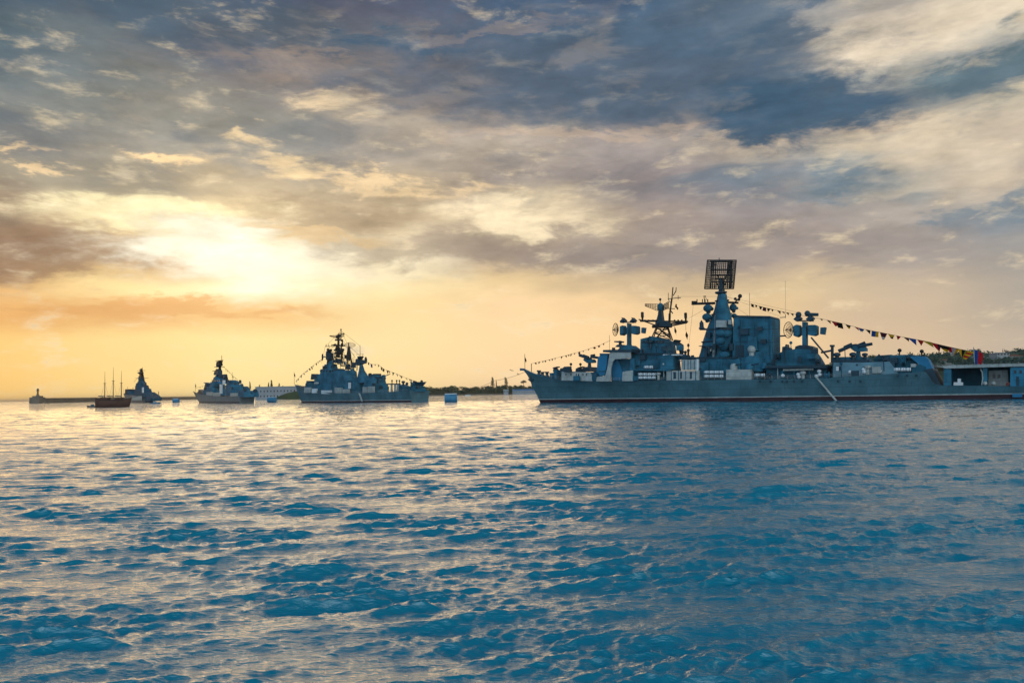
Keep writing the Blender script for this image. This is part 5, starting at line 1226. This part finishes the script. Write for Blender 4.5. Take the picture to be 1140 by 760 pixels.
launch('motor_launch', 'small white boat near the wooded shore left of the largest warship', 'boat', 521, 439.6, 1250, 9, WHITE)
# ------------------------------------------------------------------ mooring buoys: big floating drums
by = thing('mooring_buoy', 'blue and white drum buoy floating right of the dark lattice-masted warship', 'mooring buoy', (0, 0, 0), 0, 'drum mooring buoys')
mb = MB(); mb.lathe((0, 0, 1.75), [(1.9, -2.95), (2.15, -2.75), (2.15, 2.75), (1.9, 2.95)], 28, axis='x'); dmb = mb.build('drum', BUOYB, by, True)
mb = MB()
for x in (-2.2, 0, 2.2): mb.lathe((x, 0, 1.75), [(2.2, -.12), (2.2, .12)], 28, axis='x')
mb.split('hoop', BUOYB, by, 1, True)
mb = MB(); mb.box(-2.75, 2.75, -1.3, 1.3, 3.55, 4.05); mb.build('top_platform', BUOYW, by)
mb = MB(); mb.path([Vector((.5 * math.cos(t), 0, 4.3 + .5 * math.sin(t))) for t in np.linspace(0, 6.283, 13)], .1); mb.build('mooring_ring', DARK, by)
by.location = W(502, 447.3, 373); by.location.z = 0; by.rotation_euler = (0, 0, R(4))
for px, Y, lab in ((302.8, 563, 'blue and white drum buoy floating in front of the white fort'), (196, 806, 'small distant drum buoy floating before the breakwater, left of the pale-bowed warship')):
    o = copy_tree(by); q = W(px, 446, Y); o.location = (q.x, q.y, 0); o['label'] = lab; o.rotation_euler = (0, 0, R(-6))
for o_ in (): pass

# ------------------------------------------------------------------ breakwater and its light
bw = thing('breakwater', 'long low stone breakwater on the left horizon', 'breakwater', W(42, 447, 1400) * 1)
bw.location.z = 0; o0 = Vector(bw.location)
A = Vector((W(46, 446, 1400).x, 1400, 0)) - o0; B = Vector((W(240, 444, 3000).x, 3000, 0)) - o0
d = (B - A).normalized(); nrm = Vector((-d.y, d.x, 0))
mb = MB()
for z0, z1, w_ in ((-1, 3.0, 9), (3.0, 8.2, 6), (8.2, 9.0, 6.6)):
    p = [A - nrm * w_, B - nrm * w_, B + nrm * w_, A + nrm * w_]; mb.add([(v.x, v.y, z) for z in (z0, z1) for v in p], [(0, 3, 2, 1), (4, 5, 6, 7), (0, 1, 5, 4), (1, 2, 6, 5), (2, 3, 7, 6), (3, 0, 4, 7)])
mb.build('stone_wall', STONE, bw)
c1 = W(36, 447, 1395) - o0; c2 = W(47, 447, 1395) - o0
mb = MB(); mb.box(c1.x, c2.x, c1.y - 9, c1.y + 9, -1, 10.4); mb.box(c1.x + 3, c2.x - 2, c1.y - 6, c1.y + 6, 10.4, 13); mb.build('head_block', STONE, bw)
lh = thing('lighthouse', 'small harbour light tower on the end of the breakwater', 'lighthouse', (W(42, 440, 1393).x, 1393, 13.0))
MB().lathe((0, 0, 0), [(2.9, 0), (2.4, 2), (1.5, 3), (1.3, 8.4), (2.8, 8.8), (2.8, 9.3)], 14).build('tower', STONE, lh, True)
MB().lathe((0, 0, 0), [(1.7, 9.3), (1.7, 11.2), (2.2, 11.4), (1.2, 12.4), (.2, 12.9), (.12, 14)], 14).build('lantern_room', DARK, lh)
# ------------------------------------------------------------------ white sea fort
FY = 1100.0
fp = lambda px, py, Y=FY: W(px, py, Y)
fort = thing('sea_fort', 'long white two-storey fort with rows of windows on the shore', 'fort', (fp(284, 443).x, FY, 0)); f0 = Vector(fort.location)
fx0, fx1 = 0.0, fp(345, 440).x - f0.x; zt = fp(300, 430.9).z
ins = 11.0
mb = MB(); mb.prism([(fx0, -1), (fx0, zt - .8), (fx0 + 1, zt), (fx1, zt), (fx1, -1)], 0, 26); mb.build('wall', FORT, fort)
MB().box(fx0 - .5, fx1 + .5, -.5, 26.5, zt, zt + .9).build('parapet', FORT, fort)
MB().box(fx0 - .3, fx1 + .3, -.3, 0.02, zt * .52, zt * .52 + .6).build('string_course', FORT, fort)
wm = MB(); wm.box(-.75, .75, -.12, .3, 0, 1.9); wm.box(-.6, .6, -.12, .3, 1.9, 2.3)
win = None
for row, z in enumerate((zt * .22, zt * .62)):
    for k_ in range(16):
        x = 3.2 + k_ * (fx1 - 6) / 15
        if win is None: win = wm.build('window', GLASS, fort); o = win
        else: o = win.copy(); COL.objects.link(o)
        o.location = (x, 0, z)
bk = [fp(px, py, 1080) for px, py in ((311, 444), (316, 441), (325, 437.4), (334, 435.6), (350, 434), (362, 434), (362, 446))]
mb = MB(); mb.prism([(p.x, max(p.z, -1)) for p in bk], 1055, 1098); tag(mb.build('grass_bank', EARTH), kind='structure')

# ------------------------------------------------------------------ foliage
def leafs(mb, c, r, n, s, rs):
    """n leaf-clump faces spread through an uneven ellipsoid"""
    for _ in range(n):
        v = Vector((rs.gauss(0, 1), rs.gauss(0, 1), rs.gauss(0, 1))); v.normalize(); k = rs.random() ** .45
        p = c + Vector((v.x * r[0] * k, v.y * r[1] * k, v.z * r[2] * k))
        a = Vector((rs.gauss(0, 1), rs.gauss(0, 1), rs.gauss(0, 1))).normalized(); b = a.orthogonal().normalized(); b.rotate(Matrix.Rotation(rs.random() * 6.28, 3, a)); cc = a.cross(b); q = s * rs.uniform(.6, 1.3)
        mb.add([p - b * q, p + cc * q * .6, p + b * q, p - cc * q * .6], [(0, 1, 2, 3)], 0)
def tree(name, label, px, py_top, py_base, Y, wid, shape='round', group='trees standing above the shore woods'):
    t = W(px, py_top, Y); g = W(px, py_base, Y); h = t.z - g.z; rs = random.Random(int(px * 10))
    o = thing(name, label, 'tree', (g.x, Y, g.z), 0, group); wr = wid / F * Y / 2
    mb = MB(); mb.tube((0, 0, -3), (.2, 0, h * .55), h * .035, h * .018)
    for k_ in range(5): a = rs.random() * 6.28; z = h * rs.uniform(.3, .6); mb.tube((.1, 0, z), (.6 * wr * math.cos(a), .6 * wr * math.sin(a), z + h * .2), h * .012, h * .006, 5)
    mb.build('trunk', BARK, o)
    mb = MB()
    if shape == 'round':
        for k_ in range(7): leafs(mb, Vector((rs.gauss(0, .4) * wr, rs.gauss(0, .4) * wr, h * rs.uniform(.5, .85))), (wr * .55, wr * .55, h * .16), 60, h * .05, rs)
    else:
        for k_ in range(9): u = k_ / 8; leafs(mb, Vector((rs.gauss(0, .1) * wr, 0, h * (.12 + .8 * u))), (wr * (1.05 - .75 * u), wr * (1.05 - .75 * u), h * .1), 50, h * .04, rs)
    mb.build('crown', LEAF, o)
    return o
# wooded shore between the second ship and the cruiser
def ridge(name, prof, Y, depth, zb=-1.0):
    """solid landform: prof = photo (column, skyline row)"""
    P_ = [W(px, py, Y) for px, py in prof]; mb = MB()
    n = len(P_); vs = []
    for f, dy in ((0.0, -depth * .55), (.45, -depth * .3), (.85, -depth * .1), (1.0, 0), (.8, depth * .4), (0, depth)):
        vs += [(p.x * (Y + dy) / Y, Y + dy, zb + (p.z - zb) * f) for p in P_]
    fs = [(j * n + i, j * n + i + 1, (j + 1) * n + i + 1, (j + 1) * n + i) for j in range(5) for i in range(n - 1)]
    mb.add(vs, fs); o = mb.build(name, EARTH, None, True); tag(o, kind='structure'); return o
ridge('shore_hill', [(440, 434), (474, 433.6), (500, 434), (530, 433.4), (560, 432.6), (600, 433), (640, 434), (700, 434)], 1620, 160)
mb = MB(); rs = random.Random(5)
for k_ in range(210):
    px = rs.uniform(455, 640); sky = float(np.interp(px, [455, 478, 486, 500, 510, 520, 535, 560, 585, 640], [430, 429.4, 431, 429.6, 429, 431, 429.8, 428.6, 429.2, 429]))
    Y = 1600 + rs.uniform(-30, 25); t = W(px, sky + rs.uniform(-.4, 2.2), Y); hh = rs.uniform(5, 9)
    leafs(mb, Vector((t.x, Y, t.z - hh * .5)), (rs.uniform(3.5, 6.5), 4, hh * .55), 46, 1.25, rs)
for k_ in range(120):
    px = rs.uniform(455, 640); t = W(px, 434.5 + rs.uniform(-1.5, 2), 1560); leafs(mb, Vector((t.x, 1560, max(3, t.z))), (7, 4, 3.4), 36, 1.3, rs)
o = mb.build('shore_woods', LEAF); tag(o, 'low band of dark woods along the far shore', 'woods', None, 'stuff')
tree('cypress_tree', 'left of the two tall pointed trees rising over the far shore woods', 548.6, 419.6, 431, 1590, 5.6, 'cone')
tree('cypress_tree', 'right and fuller of the two tall pointed trees rising over the far shore woods', 563.4, 419.8, 431, 1590, 6.4, 'cone')
tree('round_tree', 'round-topped tree over the far shore woods next to the largest bow', 583, 422.8, 431, 1590, 5.4, 'round')
tree('cypress_tree', 'thin short pointed tree between the two tall ones over the far shore', 552.6, 423.4, 431, 1590, 1.8, 'cone')
for px, pt, wd_, lab in ((278.4, 425.8, 2.4, 'thin pointed tree at the left end behind the fort'), (288.8, 428, 3.2, 'short bushy tree over the left part of the fort roof'), (299, 425.6, 2.4, 'slim tree just left of the tallest one behind the fort'), (302.4, 422.8, 4.2, 'tallest pointed tree behind the fort'), (310.8, 426.4, 3.4, 'pointed tree right of the tallest one behind the fort'), (314.8, 429, 4.0, 'low bush-like tree right of the others behind the fort')):
    tree('cypress_tree', lab, px, pt, 434, 1135, wd_, 'cone', 'trees behind the white fort')
# low buildings on that shore
def shed(name, label, cat, px0, px1, pt, pb, Y, wallm, roofm, nwin=5, hip=False):
    a = W(px0, pb, Y); b = W(px1, pb, Y); zt_ = W((px0 + px1) / 2, pt, Y).z; ln = b.x - a.x; z0 = min(a.z, b.z); h = zt_ - z0
    o = thing(name, label, cat, (a.x, Y, z0)); MB().box(0, ln, 0, 12, -3, h * .68).build('wall', wallm, o)
    mb = MB(); e = .5; y0_, y1_ = -e, 12 + e; zz = h * .68; ii = 3.5 if hip else 0
    mb.add([(-e, y0_, zz), (ln + e, y0_, zz), (ln + e, y1_, zz), (-e, y1_, zz), (-e + ii, 6, h), (ln + e - ii, 6, h)], [(0, 1, 5, 4), (2, 3, 4, 5), (1, 2, 5), (3, 0, 4), (3, 2, 1, 0)]); mb.build('roof', roofm, o)
    w0 = None
    for k_ in range(nwin):
        x = ln * (k_ + .5) / nwin
        if w0 is None: w0 = MB().box(-.7, .7, -.1, .2, 0, 1.5).build('window', GLASS, o); ww = w0
        else: ww = w0.copy(); COL.objects.link(ww)
        ww.location = (x, 0, h * .25)
    return o
shed('quay_building', 'long low blue-roofed building on the shore left of the largest bow', 'building', 570.5, 598, 433, 437.6, 1480, FORT, mat('blue_roof_sheet', (.08, .22, .42), .4), 9)
shed('quay_building', 'small pale shed at the foot of the far shore woods', 'building', 560.6, 566, 433.4, 437.2, 1470, FORT, PALE, 2)
mb = MB(); q0, q1 = W(440, 438.4, 1490), W(640, 437, 1490); mb.box(q0.x, q1.x, 1488, 1494, -1, 2.2); o = mb.build('shore_quay', STONE); tag(o, kind='structure')

# ------------------------------------------------------------------ hill with houses behind the cruiser's stern
HY = 760.0
prof = [(900, 409), (940, 402), (975, 398), (1000, 396.4), (1030, 396), (1050, 394), (1075, 392.6), (1092, 391.4), (1105, 394.4), (1120, 391.8), (1140, 390), (1180, 388), (1240, 388), (1330, 394)]
ridge('hillside', prof, HY, 260)
mb = MB(); rs = random.Random(9)
for k_ in range(620):
    px = rs.uniform(925, 1300); sky = float(np.interp(px, [p[0] for p in prof], [p[1] for p in prof])); f = rs.random() ** 1.4
    dy = -f * 62; Y = HY + dy; base = W(px, sky, HY).z * (1 - .0022 * f * 62 * 2.2); t = Vector(W(px, sky, HY)); hh = rs.uniform(3, 6.5)
    x = t.x * Y / HY; z = max(2, t.z * (1 - .55 * f)) + hh * .15
    leafs(mb, Vector((x, Y, z)), (rs.uniform(2.6, 5), 3, hh * .5), 44, .8, rs)
for k_ in range(150):
    px = rs.uniform(1030, 1180); t = W(px, rs.uniform(399, 405), 668); leafs(mb, t, (rs.uniform(1.6, 3.6), 2.5, rs.uniform(1.4, 2.6)), 40, .7, rs)
o = mb.build('hillside_woods', mat('hazed_hill_foliage', (.05, .11, .085), .85, vary=.4, scale=.1)); tag(o, 'dark trees covering the hill behind the stern of the largest warship', 'woods', None, 'stuff')  # haze put into the leaf colour: paler and bluer than the shore foliage
WALL2 = mat('rendered_wall', (.3, .3, .28), .85); ROOF2 = mat('grey_roof_sheet', (.24, .27, .29), .5)
for px0, px1, pt, pb, nm, rf, lab in ((1043, 1062, 399.6, 404.6, WALL2, TILE, 'red-roofed house on the hill above the front of the flight deck'), (1086, 1100, 395.8, 402.6, WALL2, ROOF2, 'pale house on the hill just right of the red and blue flag'), (1102, 1121, 397.8, 403.4, WALL2, ROOF2, 'wide pale house on the hill above the middle of the flight deck'), (1123, 1139, 394.0, 401, WALL2, TILE, 'house on the hill at the right edge of the picture'), (1110, 1124, 391.8, 396, FORT, ROOF2, 'highest pale house on the wooded hill behind the flight deck')):
    shed('hill_house', lab, 'house', px0, px1, pt, pb, 684, nm, rf, 4, True)

# ------------------------------------------------------------------ thin evening haze over the whole harbour
HZ = MB().box(-43500, 43500, -43500, 43500, -3.5, 60).build('haze', [])
HM = bpy.data.materials.new('haze'); HM.use_nodes = True; t = NT(HM.node_tree); t.n.clear()
pv = t.new('ShaderNodeVolumePrincipled'); pv.inputs['Color'].default_value = (0.97, 0.88, 0.76, 1); pv.inputs['Density'].default_value = HAZE; pv.inputs['Anisotropy'].default_value = 0.6
ho = t.new('ShaderNodeOutputMaterial'); t.l.new(pv.outputs[0], ho.inputs['Volume'])
HZ.data.materials.append(HM); tag(HZ, 'thin warm haze over the harbour', 'haze', None, 'stuff')
